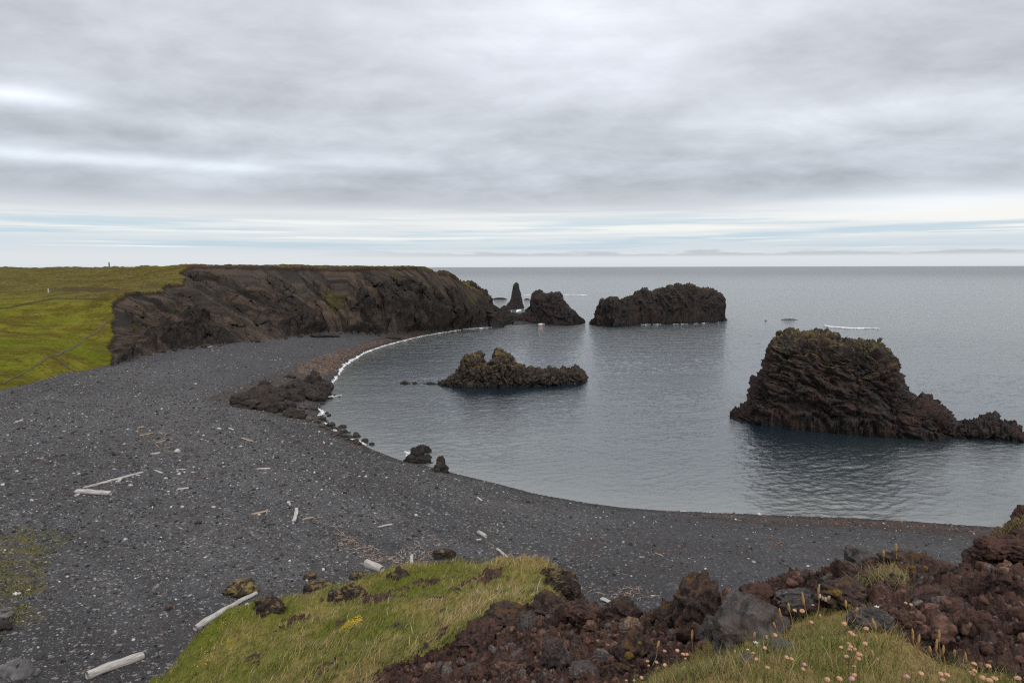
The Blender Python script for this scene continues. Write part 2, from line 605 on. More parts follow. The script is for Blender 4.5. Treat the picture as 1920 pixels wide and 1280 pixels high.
TOE = np.array([beach_hit(*p) for p in toe_px])
TOE[-1] = at_y(936, 604, 233)
TOE[0] = EDGE[0]
b_px = [(0, 732), (60, 718), (100, 706), (140, 697), (175, 691)]
BND = np.array([beach_hit(*p) for p in b_px])
BND = np.vstack([[[-110, 62, 4.5]], BND, [EDGE[0]]])
back = EDGE[21:][::-1].copy()
back[:, 1] += 5.0
PLATEAU = [tuple(p[:2]) for p in BND] + [tuple(p[:2]) for p in EDGE[1:]] + [tuple(p[:2]) for p in back] + \
          [(-30, 240), (-36, 330), (-420, 330), (-420, 62)]
CLIFF = [tuple(p[:2]) for p in EDGE] + [tuple(p[:2]) for p in TOE[::-1]]
inner = [at_y(*p) for p in [(0, 690, 100), (100, 672, 107), (0, 640, 116), (100, 632, 122), (0, 600, 133), (110, 596, 136), (0, 575, 143),
                            (110, 562, 147), (0, 555, 158), (120, 547, 160), (0, 530, 180), (150, 530, 176), (240, 528, 175),
                            (0, 501, 225), (60, 500.5, 225), (110, 499.5, 226), (200, 501.5, 228), (250, 500, 225), (310, 501, 215)]]
extra = [(-110, 62, 4.5), (-150, 120, 12), (-200, 200, 19), (-300, 300, 18), (-120, 300, 18.5), (-80, 250, 20.0), (-40, 250, 19.5), (-60, 320, 18)]
pl_pts = np.array([list(p) for p in inner] + extra + [list(p) for p in BND[1:]] + [list(p) for p in EDGE[1:]])
plateau_z = tps(pl_pts[:, :2], pl_pts[:, 2], 0.5)

# near hill the camera stands on
hill_px = [(1300, 1280, 2.6), (1000, 1280, 5.5), (1600, 1280, 2.6), (1900, 1280, 2.7), (1600, 1190, 3.5), (1450, 1215, 3.6),
           (1900, 1180, 4.2), (1750, 1180, 4.2), (1700, 1120, 5.4), (1640, 1085, 6.2), (1560, 1105, 6.2), (1480, 1120, 6.4), (1400, 1150, 6.6),
           (1560, 1062, 7.0), (1650, 1068, 7.2), (1730, 1075, 7.0), (1800, 1100, 6.6), (1900, 1100, 6.6),
           (1320, 1180, 7.5), (1200, 1230, 7.0), (1100, 1280, 6.0), (1200, 1165, 9.0), (1100, 1150, 11.0), (1000, 1200, 10.0),
           (900, 1280, 8.5), (1300, 1130, 9.2), (1000, 1140, 13.0), (930, 1185, 12.5), (860, 1240, 11.5),
           (760, 1280, 12.0), (680, 1280, 14.5), (1060, 1130, 17.0), (1000, 1100, 23.0), (950, 1065, 29.5), (1000, 1068, 28.5), (1050, 1075, 27.5), (900, 1088, 26.2), (1000, 1088, 25.2), (850, 1092, 27.2), (950, 1110, 23.5),
           (850, 1066, 31.0), (780, 1064, 31.5), (740, 1072, 30.5), (800, 1130, 24.5), (700, 1150, 24.0), (800, 1200, 19.0), (700, 1220, 18.5),
           (600, 1180, 23.0), (600, 1240, 19.5), (500, 1250, 21.0), (400, 1270, 22.0), (480, 1180, 25.5), (560, 1120, 28.5), (660, 1095, 29.5),
           (450, 1140, 27.5), (400, 1210, 24.8), (310, 1262, 24.5), (345, 1222, 24.9), (385, 1180, 25.9), (300, 1280, 23.8), (280, 1276, 24.2),
           (1820, 1060, 10.0), (1850, 1000, 12.0), (1830, 1030, 11.5), (1900, 985, 12.0), (1910, 1040, 10.0), (1900, 1070, 8.6)]
hp = [list(at_y(*p)) for p in hill_px]
hp += [[-14.5, 24, 1.5], [-13, 30, 1.5], [-11, 34, 1.5], [-6, 36, 1.5], [0, 34.5, 1.5], [3.5, 29, 2.0], [5, 24, 2.5], [4, 19, 6.5], [8, 16, 4.5],
       [7, 20, 2.0], [12, 18, 1.5], [5.6, 12.2, 11.0], [6.2, 10.2, 13.5], [4.5, 11.2, 13.3], [3.2, 12.5, 11.8], [7.5, 13.5, 7.0], [10, 14.5, 6.0],
       [12, 15.5, 8.0], [14, 17, 3.0], [18, 20, 1.5], [30, 20, 4.0], [20, 14, 9.0],
       [6.6, 11, 12.0], [7.6, 12.8, 10.5], [5.7, 9, 14.4], [6.2, 10, 13.0], [3.4, 9.6, 15.0], [2.8, 10.4, 14.3], [-15, 14, 2.5], [-12, 14, 5.0], [-7, 13, 8.9], [-5.2, 14, 9.6], [-16, 5, 4], [-9, 8, 9.2], [-4, 8, 13.2], [-22, -10, 4], [0, 0, 18.4], [1, 1.5, 18.4],
       [-2.5, 3, 16.9], [0.0, 3.2, 17.45], [-.6, 2.4, 17.8], [0.1, 4.5, 16.7], [-1.5, 5, 15.9], [0.9, 4.6, 16.95], [-6, 0, 16.5], [5, 0, 18.6], [12, 4, 17.5], [20, 0, 17], [0, -10, 19], [-10, -12, 15], [15, -12, 19], [0, -40, 16], [40, -30, 14],
       [-40, -40, 5], [-30, 30, 0], [-30, 10, 1], [40, 40, 0], [10, 45, 0], [-20, 45, 0], [60, 10, 8], [8, 7.2, 16.0], [9.5, 9, 13.0], [6.5, 8.6, 14.2], [7.3, 8.6, 14.0]]
hp = np.array(hp, float)
hill_z = tps(hp[:, :2], hp[:, 2], 0.02)


def base_terrain(x, y):
    """returns z, class (0 sea/beach 1 grass plateau 2 cliff 3 hill), extras"""
    zb, ds = beach_z(x, y)
    ex = {}
    near = (y < 46) & (np.abs(x) < 70) & (y > -60)
    zh = np.full(x.shape, -5.0)
    if near.any():
        zh[near] = np.clip(hill_z(x[near], y[near]), -5, 21)
    far = y > 55
    inP = np.zeros(x.shape, bool)
    inC = inP.copy()
    t = np.zeros(x.shape)
    s = np.zeros(x.shape)
    z = zb.copy()
    if far.any():
        xf, yf = x[far], y[far]
        q = np.stack([xf, yf, np.zeros_like(xf)], -1)
        wk = sst(108, 125, yf) * 1.1
        xf = xf + wk * fbm(q * 0.22, 3, 201)
        yf = yf + wk * fbm(q * 0.22, 3, 202)
        ip = inside(xf, yf, PLATEAU)
        ic = inside(xf, yf, CLIFF) & ~ip
        dE, _, zE = poly_dist(xf, yf, EDGE)
        dT, sT, zT = poly_dist(xf, yf, TOE)
        dB, _, _ = poly_dist(xf, yf, BND)
        tt = dT / (dT + dE + 1e-6)
        zp = np.minimum(plateau_z(xf, yf), 20.15 + 0.35 * sst(-60, -75, xf) * sst(-110, -90, xf))
        prof = tt**(1.0 + 0.4 * sst(-50, -65, xf))
        # right end of the cliff has a steep rocky foot
        rgt = sst(-55, -25, xf)
        steep = 1 - (1 - tt)**2.2
        prof = prof * (1 - 0.55 * rgt) + steep * 0.55 * rgt
        lipd = np.minimum(0.5, 0.2 * dT)
        zc = zT + (zE - lipd - zT) * np.clip(prof, 0, 1)
        # back side of the headland
        zP0 = lambda q_: np.interp(q_, [-60, -30, -22, -10, 0], [20.1, 19.5, 17.0, 12.0, 6.0])
        dP, _, zP = poly_dist(xf, yf, np.array([[p[0], p[1], 0] for p in PLATEAU]))
        zbk = np.maximum(np.minimum(zp, zP0(xf)) - 1.3 * dP, -3)
        bk = (~ip) & (~ic) & (yf > 228) & (xf < 0)
        zf = np.where(ip, zp, np.where(ic, zc, np.where(bk, np.maximum(zbk, zb[far] - 3), zb[far])))
        zf = np.where(ip & (yf < 150), np.maximum(zf, zb[far] + 0.0), zf)
        z[far] = zf
        inP[far] = ip
        inC[far] = ic | (bk & (zbk > zb[far]))
        t[far] = tt
        s[far] = sT
        e = np.zeros(x.shape)
        e[far] = dE
        ex['dE'] = e
    else:
        ex['dE'] = np.full(x.shape, 99.0)
    k = 0.35
    zz = np.where(near, np.where(np.abs(zh - z) < 4, 0.5 * (zh + z + np.sqrt((zh - z)**2 + k * k * 0.3)), np.maximum(zh, z)), z)
    cls = np.zeros(x.shape, int)
    cls[inP] = 1
    cls[inC] = 2
    cls[near & (zh > z)] = 3
    ex.update(ds=ds, t=t, s=s)
    return zz, cls, ex


def T1(x, y):
    z, c, e = base_terrain(np.array([float(x)]), np.array([float(y)]))
    return float(z[0])


def hit(px, py, lo=2.0, hi=320.0):
    d = ray(px, py)
    d = d / d[1]
    ts = np.exp(np.linspace(math.log(lo), math.log(hi), 900))
    P = CAM + ts[:, None] * d
    z = base_terrain(P[:, 0], P[:, 1])[0]
    b = np.where(P[:, 2] <= z)[0]
    if len(b) == 0:
        return P[-1]
    i = max(b[0], 1)
    a0 = P[i - 1, 2] - z[i - 1]
    a1 = P[i, 2] - z[i]
    f = a0 / (a0 - a1 + 1e-9)
    return P[i - 1] * (1 - f) + P[i] * f


# ------------------------------------------------------------------ terrain sheet
def build_terrain():
    rings = [0.35, 0.9, 1.5]
    r = 2.0
    while r < 14:
        rings.append(r); r *= 1.0042
    while r < 60:
        rings.append(r); r *= 1.0065
    while r < 108:
        rings.append(r); r += 0.5
    while r < 235:
        rings.append(r); r += 0.3
    while r < 400:
        rings.append(r); r *= 1.02
    rings = np.array(rings)
    az = np.concatenate([np.arange(-180, -41, 4.0), np.arange(-41, 41, 0.068), np.arange(41, 181, 4.0)])
    az[-1] = 180
    A = np.radians(az)
    RR, AA = np.meshgrid(rings, A, indexing='ij')
    X = (RR * np.sin(AA)).ravel()
    Y = (RR * np.cos(AA)).ravel()
    Z = np.zeros_like(X)
    cls = np.zeros(len(X), int)
    ex = {k: np.zeros(len(X)) for k in ('ds', 't', 's', 'dE')}
    # skip open-sea points quickly
    for c in range(0, len(X), 200000):
        sl = slice(c, c + 200000)
        z, k, e = base_terrain(X[sl], Y[sl])
        Z[sl] = z
        cls[sl] = k
        for q in ex:
            ex[q][sl] = e[q]
    V = np.stack([X, Y, Z], -1)
    nr, na = len(rings), len(A)
    Fq = grid_faces(nr, na)
    # drop deep sea faces
    fz = Z[Fq].max(1)
    Fq = Fq[fz > -1.2]
    # grid normals
    G = V.reshape(nr, na, 3)
    du = np.gradient(G, axis=0)
    dv = np.gradient(G, axis=1)
    nn = np.cross(dv, du)
    nn /= np.linalg.norm(nn, axis=-1, keepdims=True) + 1e-12
    nn = nn.reshape(-1, 3)
    nn[nn[:, 2] < 0] *= -1
    px, py = project(V)
    # ---- cliff relief
    rocky = np.zeros(len(X)); green = rocky.copy(); lip = rocky.copy(); disp = rocky.copy(); bare = rocky.copy()
    m = np.where(cls == 2)[0]
    P = V[m]
    t, s = ex['t'][m], ex['s'][m]
    gp = np.stack([s * 0.30 + 1.6 * t, t * 0.6, np.zeros(len(m))], -1)
    gul = ridged(gp, 5, 21, .6) - .5
    gul2 = fbm(np.stack([s * 0.9, t * 1.8, np.zeros(len(m))], -1), 4, 25)
    rk = fbm(P * 0.07, 4, 5) * 1.7 + 0.05 + 0.65 * sst(-55, -15, P[:, 0]) - 0.9 * sst(0.5, 0.85, t) + 0.35 * (1 - sst(0.1, 0.45, t)) * sst(-92, -60, P[:, 0])
    lft = sst(-60, -82, P[:, 0])
    rk = sst(0.1, 0.5, rk - 0.75 * lft)
    env = np.clip(t * 6, 0, 1) * np.clip((1 - t) * 8, 0, 1)
    f1, f2, idc = worley(P * 0.42, 9)
    bl = (f2 - f1)
    f1b, f2b, _ = worley(P * np.array([1.1, 1.1, 0.8]), 19)
    d = env * (gul * 1.25 + gul2 * 0.6)
    d += rk * np.clip(t * 12, 0, 1) * np.clip((1 - t) * 3.2, 0, 1) * (1.5 * (ridged(P * 0.16, 5, 41, .6) - 0.6) + 2.6 * np.minimum(bl, .25) + 1.2 * np.minimum(f2b - f1b, .25) + 0.5 * (idc - .5))
    d += env * 0.16 * ridged(P * 1.3, 4, 77, .6)
    disp[m] = d * np.clip(ex['dE'][m] / 3.5, 0, 1)
    rocky[m] = rk
    # grassy tufts on the face
    def pxblob(ix, cx, cy, rx, ry):
        return sst(1.1, 0.6, np.hypot((px[ix] - cx) / rx, (py[ix] - cy) / ry) + 0.35 * fbm(V[ix] * 0.5, 3, 8))
    g = pxblob(m, 628, 575, 22, 22) + 0.9 * pxblob(m, 612, 562, 14, 12) + 0.8 * pxblob(m, 1120, 560, 10, 10)
    for q in [(285, 653, 22, 6), (236, 664, 10, 5), (255, 590, 12, 4), (248, 620, 12, 5), (408, 524, 12, 5), (742, 522, 12, 10), (880, 560, 14, 10), (790, 600, 12, 4), (875, 535, 9, 6), (839, 510, 14, 5)]:
        g = g + 0.75 * pxblob(m, *q)
    green[m] = np.clip(g, 0, 1)
    lip[m] = sst(0.7, 0.15, ex['dE'][m] + 0.5 * fbm(P * 0.4, 3, 3)) * 0.8
    # ---- plateau relief
    m = np.where(cls == 1)[0]
    P = V[m]
    hs = sst(13, 17, P[:, 2])
    zz = fbm(P * 0.12, 4, 14) * (0.10 + 0.30 * hs) + fbm(P * 0.8, 3, 15) * (0.06 + 0.22 * hs)
    dl = np.minimum(1, ex['dE'][m] / 3)
    zz = zz + 0.5 * fbm(P * 0.06, 3, 16) * sst(17, 19, P[:, 2])
    V[m, 2] += zz * (0.3 + 0.7 * dl)
    # terrace bank behind the path
    lb, _, _ = poly_dist(px[m], py[m], np.array([(-40, 584, 0), (20, 576, 0), (60, 567, 0), (105, 559.5, 0), (205, 561, 0)]))
    bare[m] = np.clip(sst(2.2, 0.6, lb) * 0.8 + 0.7 * pxblob(m, 170, 543, 80, 5) + 0.4 * pxblob(m, 280, 537, 30, 4) + 0.85 * sst(345, 375, px[m]) * sst(-0.25, 0.05, 0.12 + fbm(P * 0.25, 3, 91)), 0, 1)
    # ---- beach relief
    m = np.where((cls == 0) & (Y > -20))[0]
    P = V[m]
    P2 = P * np.array([1, 1, 0])
    nb = m[RR.ravel()[m] < 75]
    V[nb, 2] += 0.035 * fbm(V[nb] * np.array([4, 4, 0]), 3, 33)
    # beach stains
    fine = np.zeros(len(X)); weed = fine.copy(); wet = fine.copy(); turf = fine.copy()
    ds = ex['ds']
    wn = fbm(V * np.array([0.1, 0.1, 0]), 3, 51) * 1.5
    wet = sst(2.6, 1.2, ds + wn * 0.6)
    wet = np.where(ds < 0, 1, wet)
    rb = sst(12, 25, X)                  # wider dark drift band on the right hand beach
    far_w = sst(1.15, .6, np.hypot(((px - 655) * .85 + (py - 668) * 2.0) / 100, ((py - 668) + (px - 655) * .33) / 20)) * (Y > 90) * 0.9
    weed = np.maximum(far_w, weed)
    weed = np.maximum(np.maximum(far_w, rb * sst(6.5, 5.5, ds + wn) * 0.9), 0.25 * sst(0.6, 0.9, fbm(V * np.array([0.25, 0.25, 0]), 3, 52) + 0.5))
    bandv = 0.5 + 0.9 * fbm(np.stack([ds * 0.16, np.degrees(np.arctan2(X, Y)) * 0.02, 0 * X], -1), 4, 55) + 0.5 * fbm(V * np.array([.05, .05, 0]), 3, 56)
    fine = np.clip(np.exp(-((px - 480) / 140)**2 - ((py - 690) / 45)**2) * 1.2 + 0.45 * sst(1000, 1300, px) + 0.9 * sst(115, 150, Y), 0, 1)
    trf = np.exp(-((px - 25) / 60)**4 - ((py - 1085) / 90)**4)
    trf = trf + 0.8 * np.exp(-((px - 15) / 30)**2 - ((py - 760) / 8)**2)
    turf = sst(0.25, 0.6, trf * (0.75 + 0.9 * fbm(V * np.array([.35, .35, 0]), 3, 53))) * (Y > 10) * 0.9
    # ---- near hill
    m = np.where(cls == 3)[0]
    P = V[m]
    rr = np.hypot(P[:, 0], P[:, 1])
    wob = fbm(P * 0.5, 3, 61) * 28
    pxx, pyy = px[m] + wob, py[m] + wob * 0.6
    moundp = [(-400, 1500), (600, 1500), (700, 1262), (800, 1246), (890, 1205), (925, 1160), (960, 1140), (1030, 1122), (1100, 1118), (1120, 1040), (-400, 980)]
    isM = inside(pxx, pyy, moundp) & (rr > 7 + 6 * sst(650, 850, pxx))
    isM &= ~((pxx > 1045) & (pxx < 1200) & (rr > 24))
    turfp = [(1130, 1500), (1170, 1290), (1260, 1243), (1400, 1212), (1470, 1160), (1540, 1135), (1620, 1150), (1690, 1195), (1750, 1235), (1900, 1275), (2100, 1500)]
    isT = inside(pxx, pyy, turfp) & (rr < 7)
    isT |= (rr < 2.4) & (P[:, 1] < 2)
    tuft2 = np.hypot((pxx - 1665) / 30, (pyy - 1088) / 12) < 1
    grass = isM | isT | (tuft2 & (rr < 9))
    # outcropping lava through the mound turf
    oc = fbm(P * np.array([0.5, 0.9, 0.5]), 4, 71)
    oc2 = sst(0.56, 0.66, oc)
    grass = grass & ~((oc2 > 0.5) & isM)
    hum = fbm(P * 0.9, 3, 62) * 0.10 + fbm(P * 2.7, 3, 63) * 0.05
    V[m, 2] += np.where(grass & isM, hum * 2.4 + 0.22 * fbm(P * 0.35, 2, 66), 0) + np.where(isT, 0.02 * fbm(P * 5, 3, 64), 0)
    mm = ~grass
    Pm = P[mm]
    f1, f2, _ = worley(Pm * 2.0 + 0.35 * np.stack([perlin(Pm * 3, 1), perlin(Pm * 3, 2), perlin(Pm * 3, 3)], -1), 81)
    g1, g2, _ = worley(Pm * 6.0, 82)
    k1, k2, _ = worley(Pm * 17.0, 83)
    dl = 0.16 * (f2 - f1) * np.clip(rr[mm] / 6, 0.35, 1) + 0.10 * (g2 - g1) + 0.06 * (k2 - k1) + 0.09 * (ridged(Pm * 4, 4, 86, .6) - .7) + 0.24 * (ridged(Pm * 0.8, 4, 84) - 0.7) * np.clip(rr[mm] / 9, 0.2, .75)
    disp[m[mm]] = dl - 0.2
    hcls = np.full(len(X), 0)
    hcls[m[mm]] = 1
    dry = np.zeros(len(X))
    dry[m] = sst(760, 1000, pxx) * 0.8 + sst(1180, 1280, pyy) * 0.6 * sst(350, 600, pxx)
    V += nn * disp[:, None]
    cl_ = (cls == 2) & (V[:, 0] > -62)
    V[cl_, 2] = np.minimum(V[cl_, 2], np.interp(V[cl_, 0], [-62, -32, -28, -24, -18, -10], [20.3, 20.2, 18.6, 18.3, 16.5, 14.0]))
    at = dict(band=bandv, rocky=rocky, green=green, lip=lip, updown=ex['t'], along=ex['s'], fine=fine, weed=weed, wet=wet, turf=turf, dry=np.clip(dry, 0, 1), bare=bare)
    fc = cls[Fq[:, 0]]
    fh = hcls[Fq[:, 0]]
    out = {}
    for name, keep, mat, ats, lab in [
            ('beach', (fc == 0) & (V[Fq].max(1)[:, 2] > -1.2), 'beach', ('band', 'fine', 'weed', 'wet', 'turf'), 'curved beach of black shingle round the bay'),
            ('grassland', fc == 1, 'grass', ('bare',), 'green and brown turf plateau above the far cliff'),
            ('cliff', fc == 2, 'cliff', ('rocky', 'green', 'lip', 'updown', 'along'), 'brown scree and dark lava cliff behind the bay'),
            ('grassy_hill', (fc == 3) & (fh == 0), 'mound', ('dry',), 'grassy slope below the viewpoint'),
            ('lava_ground', (fc == 3) & (fh == 1), 'lava', (), 'broken red brown lava ground below the viewpoint')]:
        if not keep.any():
            continue
        v, f, a = submesh(V, Fq, keep, {k: at[k] for k in ats})
        o = mk(name, v, f, M[mat], True, a)
        tag(o, lab, kind='structure')
        out[name] = (v, f)
    return out


TER = build_terrain()

# ------------------------------------------------------------------ sea
def build_sea():
    rg = [30.0]
    while rg[-1] < 270:
        r_ = rg[-1]
        rg.append(r_ + (1.0 if r_ < 46 else max(0.15, 0.15 * (r_ / 52)**1.6)))
    rings = np.concatenate([rg, np.geomspace(285, 90000, 60)])
    az = np.concatenate([np.arange(-180, -45, 5.0), np.arange(-40, 40, 0.085), np.arange(45, 181, 5.0)])
    A = np.radians(az)
    RR, AA = np.meshgrid(rings, A, indexing='ij')
    X = (RR * np.sin(AA)).ravel(); Y = (RR * np.cos(AA)).ravel()
    V = np.stack([X, Y, np.zeros_like(X)], -1)
    d, _, _ = poly_dist(X, Y, SHORE)
    ins = inside(X, Y, BEACH_POLY)
    sh = np.exp(-d / 7.0)
    sh = np.where(ins, 1, sh)
    # pale sandy shallows near the outcrops of the left shore and right corner
    for (cx, cy, r) in [(700, 745, 9), (900, 830, 12), (1860, 900, 14), (800, 880, 8)]:
        p = at_z(cx, cy)
        sh = np.maximum(sh, 0.55 * np.exp(-((X - p[0])**2 + (Y - p[1])**2) / r**2))
    RT = RR.ravel()
    u = X * 0.98 + Y * 0.2; v = -X * 0.2 + Y * 0.98
    q = np.stack([u * 0.36, v * 0.80, 0 * u], -1)
    wv = 0.062 * (ridged(q + 0.3 * np.stack([perlin(q * .7, 5), perlin(q * .7, 6), 0 * u], -1), 2, 301, .45) - .6)
    u = X * 0.9 - Y * 0.43; v = X * 0.43 + Y * 0.9
    wv = wv + 0.03 * perlin(np.stack([u * 0.7, v * 1.3, 0 * u], -1), 303) + 0.034 * perlin(np.stack([u * 1.9, v * 2.6, 0 * u], -1), 304)
    wv = wv + 0.05 * perlin(np.stack([X * 0.1, Y * 0.25, 0 * u], -1), 305)
    amp = (0.55 + 0.75 * (0.5 + perlin(np.stack([X * 0.015, Y * 0.05, 0 * u], -1), 306)))
    V[:, 2] = wv * amp * (1 - sst(200, 265, RT)) * (1 - 0.6 * np.clip(sh, 0, 1))
    Fq = grid_faces(len(rings), len(A))
    # no water sheet beneath the inland ground
    cz = (ins & (d > 8))
    Fq = Fq[~cz[Fq].all(1)]
    o = mk('water', V, Fq, M['water'], True, dict(shallow=sh))
    tag(o, 'grey rippled sea filling the bay out to the horizon', kind='structure')


build_sea()


# ------------------------------------------------------------------ rock stacks by cross-sections
def loft_rock(name, top, base, D, mat, label, cat='sea stack', group=None, nu=260, nv=150, amp=0.5, freq=0.5, seed=1,
              e=0.55, crest=0.55, blocks=0.5, strata=None, jag=0.0, zoff=0.0, parent=None, minw=0.12, rise=0.0):
    """top: outline pixels left to right; base: front waterline pixels left to right; D depth in metres"""
    top = np.array(top, float); base = np.array(base, float)
    xs = np.linspace(top[0, 0], top[-1, 0], nu)
    ty = np.interp(xs, top[:, 0], top[:, 1])
    by = np.interp(xs, base[:, 0], base[:, 1])
    ground = [at_z(x, y, zoff) for x, y in zip(xs, by)]
    Yf = np.array([g[1] for g in ground])
    hpx = np.maximum(by - ty, 0.2)
    h0 = hpx / F * Yf
    hm = h0.max()
    w = np.clip((h0 / hm)**0.5, minw, 1) * D
    th = np.linspace(-0.25, math.pi + 0.25, nv)
    V = np.zeros((nu, nv, 3))
    for i, x in enumerate(xs):
        c = at_y(x, ty[i], Yf[i] + w[i] * crest)
        zt = max(c[2] - zoff, 0.05)
        f = ground[i]
        dr = ray(x, by[i]); dr = dr / dr[1]
        ct, st = np.cos(th), np.sin(th)
        yy = np.where(ct > 0, 1 - np.abs(ct)**e, 1 + np.abs(ct)**e) * 0.5 * w[i]
        zz = np.sign(st) * np.abs(st)**e * zt
        zz = np.where(st < 0, st * 6.0, zz)
        yy = yy + np.where(st < 0, np.where(ct > 0, -0.3, 0.3) * np.abs(st) * 3, 0)
        V[i, :, 0] = f[0] + dr[0] * yy
        V[i, :, 1] = f[1] + yy
        V[i, :, 2] = zoff + zz
    # normals
    du = np.gradient(V, axis=0); dv = np.gradient(V, axis=1)
    nn = np.cross(du, dv); nn /= np.linalg.norm(nn, axis=-1, keepdims=True) + 1e-12
    mid = nn[:, nv // 2]
    if mid[:, 2].mean() < 0:
        nn = -nn
    P = V.reshape(-1, 3); n = nn.reshape(-1, 3)
    Q = P + seed * 13.7
    wrp = np.stack([perlin(Q * freq * 0.8, seed + 1), perlin(Q * freq * 0.8, seed + 2), perlin(Q * freq * 0.8, seed + 3)], -1)
    if strata:
        sx, sz, k = strata
        S = np.stack([Q[:, 0] * sx + Q[:, 2] * 0.0, Q[:, 1] * sx, Q[:, 2] * sz + Q[:, 0] * k], -1) + wrp * 0.45
    else:
        S = Q * freq * 1.6 + wrp * 0.6
    f1, f2, idd = worley(S, seed)
    g1, g2, _ = worley(Q * freq * 5.0 + wrp, seed + 5)
    big = (0.9 if not strata else 0.5) * (ridged(Q * freq * 0.55 + wrp * 0.5, 5, seed + 7, 0.55) - 0.9)
    if strata:
        big = big + (0.62 + 0.35 * perlin(Q * 0.25, seed + 31)) * (ridged(S * 0.9 + 0.8 * wrp, 5, seed + 11, 0.6) - 0.9)
        blocks = blocks * 0.9
    d = amp * (big
               + blocks * (np.minimum(f2 - f1, .22) * 3.0 + (idd - 0.5) * 1.3)
               + 0.5 * blocks * np.minimum(g2 - g1, .22)
               + 0.18 * fbm(Q * freq * 4, 3, seed + 9))
    d = d - d.mean() - 0.15 * d.std()
    P = P + n * d[:, None]
    if jag:
        up = np.clip(n[:, 2], 0, 1)
        P[:, 2] += up * jag * (ridged(Q * freq * 2.2, 3, seed + 17) - 0.9)
    Fq = grid_faces(nu, nv)
    # end caps
    nvv = len(P)
    c0 = P[:nv].mean(0); c1 = P[-nv:].mean(0)
    P = np.vstack([P, c0, c1])
    t0 = np.stack([np.full(nv - 1, nvv), np.arange(nv - 1) + 1, np.arange(nv - 1)], -1)
    o0 = (nu - 1) * nv
    t1 = np.stack([np.full(nv - 1, nvv + 1), np.arange(nv - 1) + o0, np.arange(nv - 1) + o0 + 1], -1)
    if True:
        a, b, c = P[Fq[len(Fq) // 2, 0]], P[Fq[len(Fq) // 2, 1]], P[Fq[len(Fq) // 2, 2]]
    o = mk(name, P, Fq, mat, True, None, parent, tris=np.vstack([t0, t1]))
    bm = bmesh.new(); bm.from_mesh(o.data); bmesh.ops.recalc_face_normals(bm, faces=bm.faces); bm.to_mesh(o.data); bm.free()
    if label:
        tag(o, label, cat, group)
    return o


# big stack on the right
loft_rock('sea_stack',
          [(1368, 784), (1378, 770), (1398, 762), (1408, 742), (1413, 712), (1430, 690), (1436, 655), (1441, 640), (1456, 627),
           (1480, 622), (1520, 624), (1556, 627), (1566, 636), (1600, 642), (1640, 642), (1650, 656), (1670, 667), (1674, 700), (1688, 722),
           (1702, 746), (1728, 748), (1756, 762), (1775, 772), (1788, 788), (1800, 815)],
          [(1368, 784), (1440, 800), (1500, 808), (1560, 813), (1620, 818), (1680, 822), (1740, 824), (1800, 822)],
          15, M['stack'], 'massive dark lava stack with moss on top rising from the water at right', nu=460, nv=340, amp=0.75, freq=0.42, seed=3,
          e=0.5, crest=0.62, blocks=0.65, strata=(0.30, 0.95, 0.30), jag=0.25)
loft_rock('sea_rock', [(1795, 815), (1802, 795), (1818, 792), (1832, 789), (1848, 780), (1864, 779), (1870, 795), (1898, 797), (1908, 806), (1918, 818), (1926, 826)],
          [(1795, 822), (1850, 824), (1926, 829)], 6, M['stack'], 'low chain of dark rocks reaching right from the massive stack', 'rock',
          nu=200, nv=120, amp=0.45, freq=0.9, seed=8, e=0.6, blocks=0.8, jag=0.3)
# islet in the middle of the bay
loft_rock('islet', [(822, 722), (838, 712), (852, 704), (864, 694), (868, 672), (880, 665), (900, 666), (910, 680), (922, 686), (928, 668), (934, 662), (946, 668), (958, 670), (962, 682),
                    (985, 690), (1030, 694), (1060, 689), (1078, 692), (1094, 700), (1097, 715)],
          [(822, 722), (860, 726), (920, 728), (1000, 725), (1060, 722), (1097, 717)],
          9, M['islet'], 'long low islet with two mossy humps in the middle of the bay', 'islet', nu=340, nv=190, amp=0.65, freq=0.65, seed=5,
          e=0.6, blocks=0.9, jag=0.25)
for i, (x0, x1, yt, yb, lab) in enumerate([
        (748, 770, 714, 720, 'small wet rock left of the long low islet'),
        (773, 784, 716.5, 720, 'tiny wet rock between the small rock and the islet'),
        (794, 822, 717, 721, 'low wet reef touching the left tip of the islet')]):
    mx = (x0 + x1) / 2
    loft_rock('sea_rock', [(x0, yb), ((x0 + mx) / 2, (yt + yb) / 2 - 1), (mx, yt), ((x1 + mx) / 2, (yt + yb) / 2), (x1, yb)], [(x0, yb), (x1, yb)], 1.6,
              M['islet'], lab, 'rock', nu=50, nv=40, amp=0.15, freq=1.5, seed=30 + i)
# far island
loft_rock('island', [(1108, 607), (1116, 598), (1122, 580), (1126, 564), (1140, 559), (1156, 560), (1160, 568), (1172, 560), (1186, 555), (1200, 546), (1208, 541), (1218, 549), (1232, 545), (1250, 539),
                     (1275, 535), (1300, 535), (1308, 541), (1335, 543), (1343, 549), (1354, 556), (1358, 572), (1357, 596), (1362, 601)],
          [(1108, 609), (1150, 613), (1200, 608), (1250, 607), (1300, 606), (1362, 602)],
          24, M['far_rock'], 'wide blocky dark island with steep fluted sides beyond the bay', 'island', nu=360, nv=190, amp=1.1, freq=0.24, seed=12,
          e=0.36, crest=0.5, blocks=0.6, strata=(0.36, 0.05, 0.0), jag=0.4)
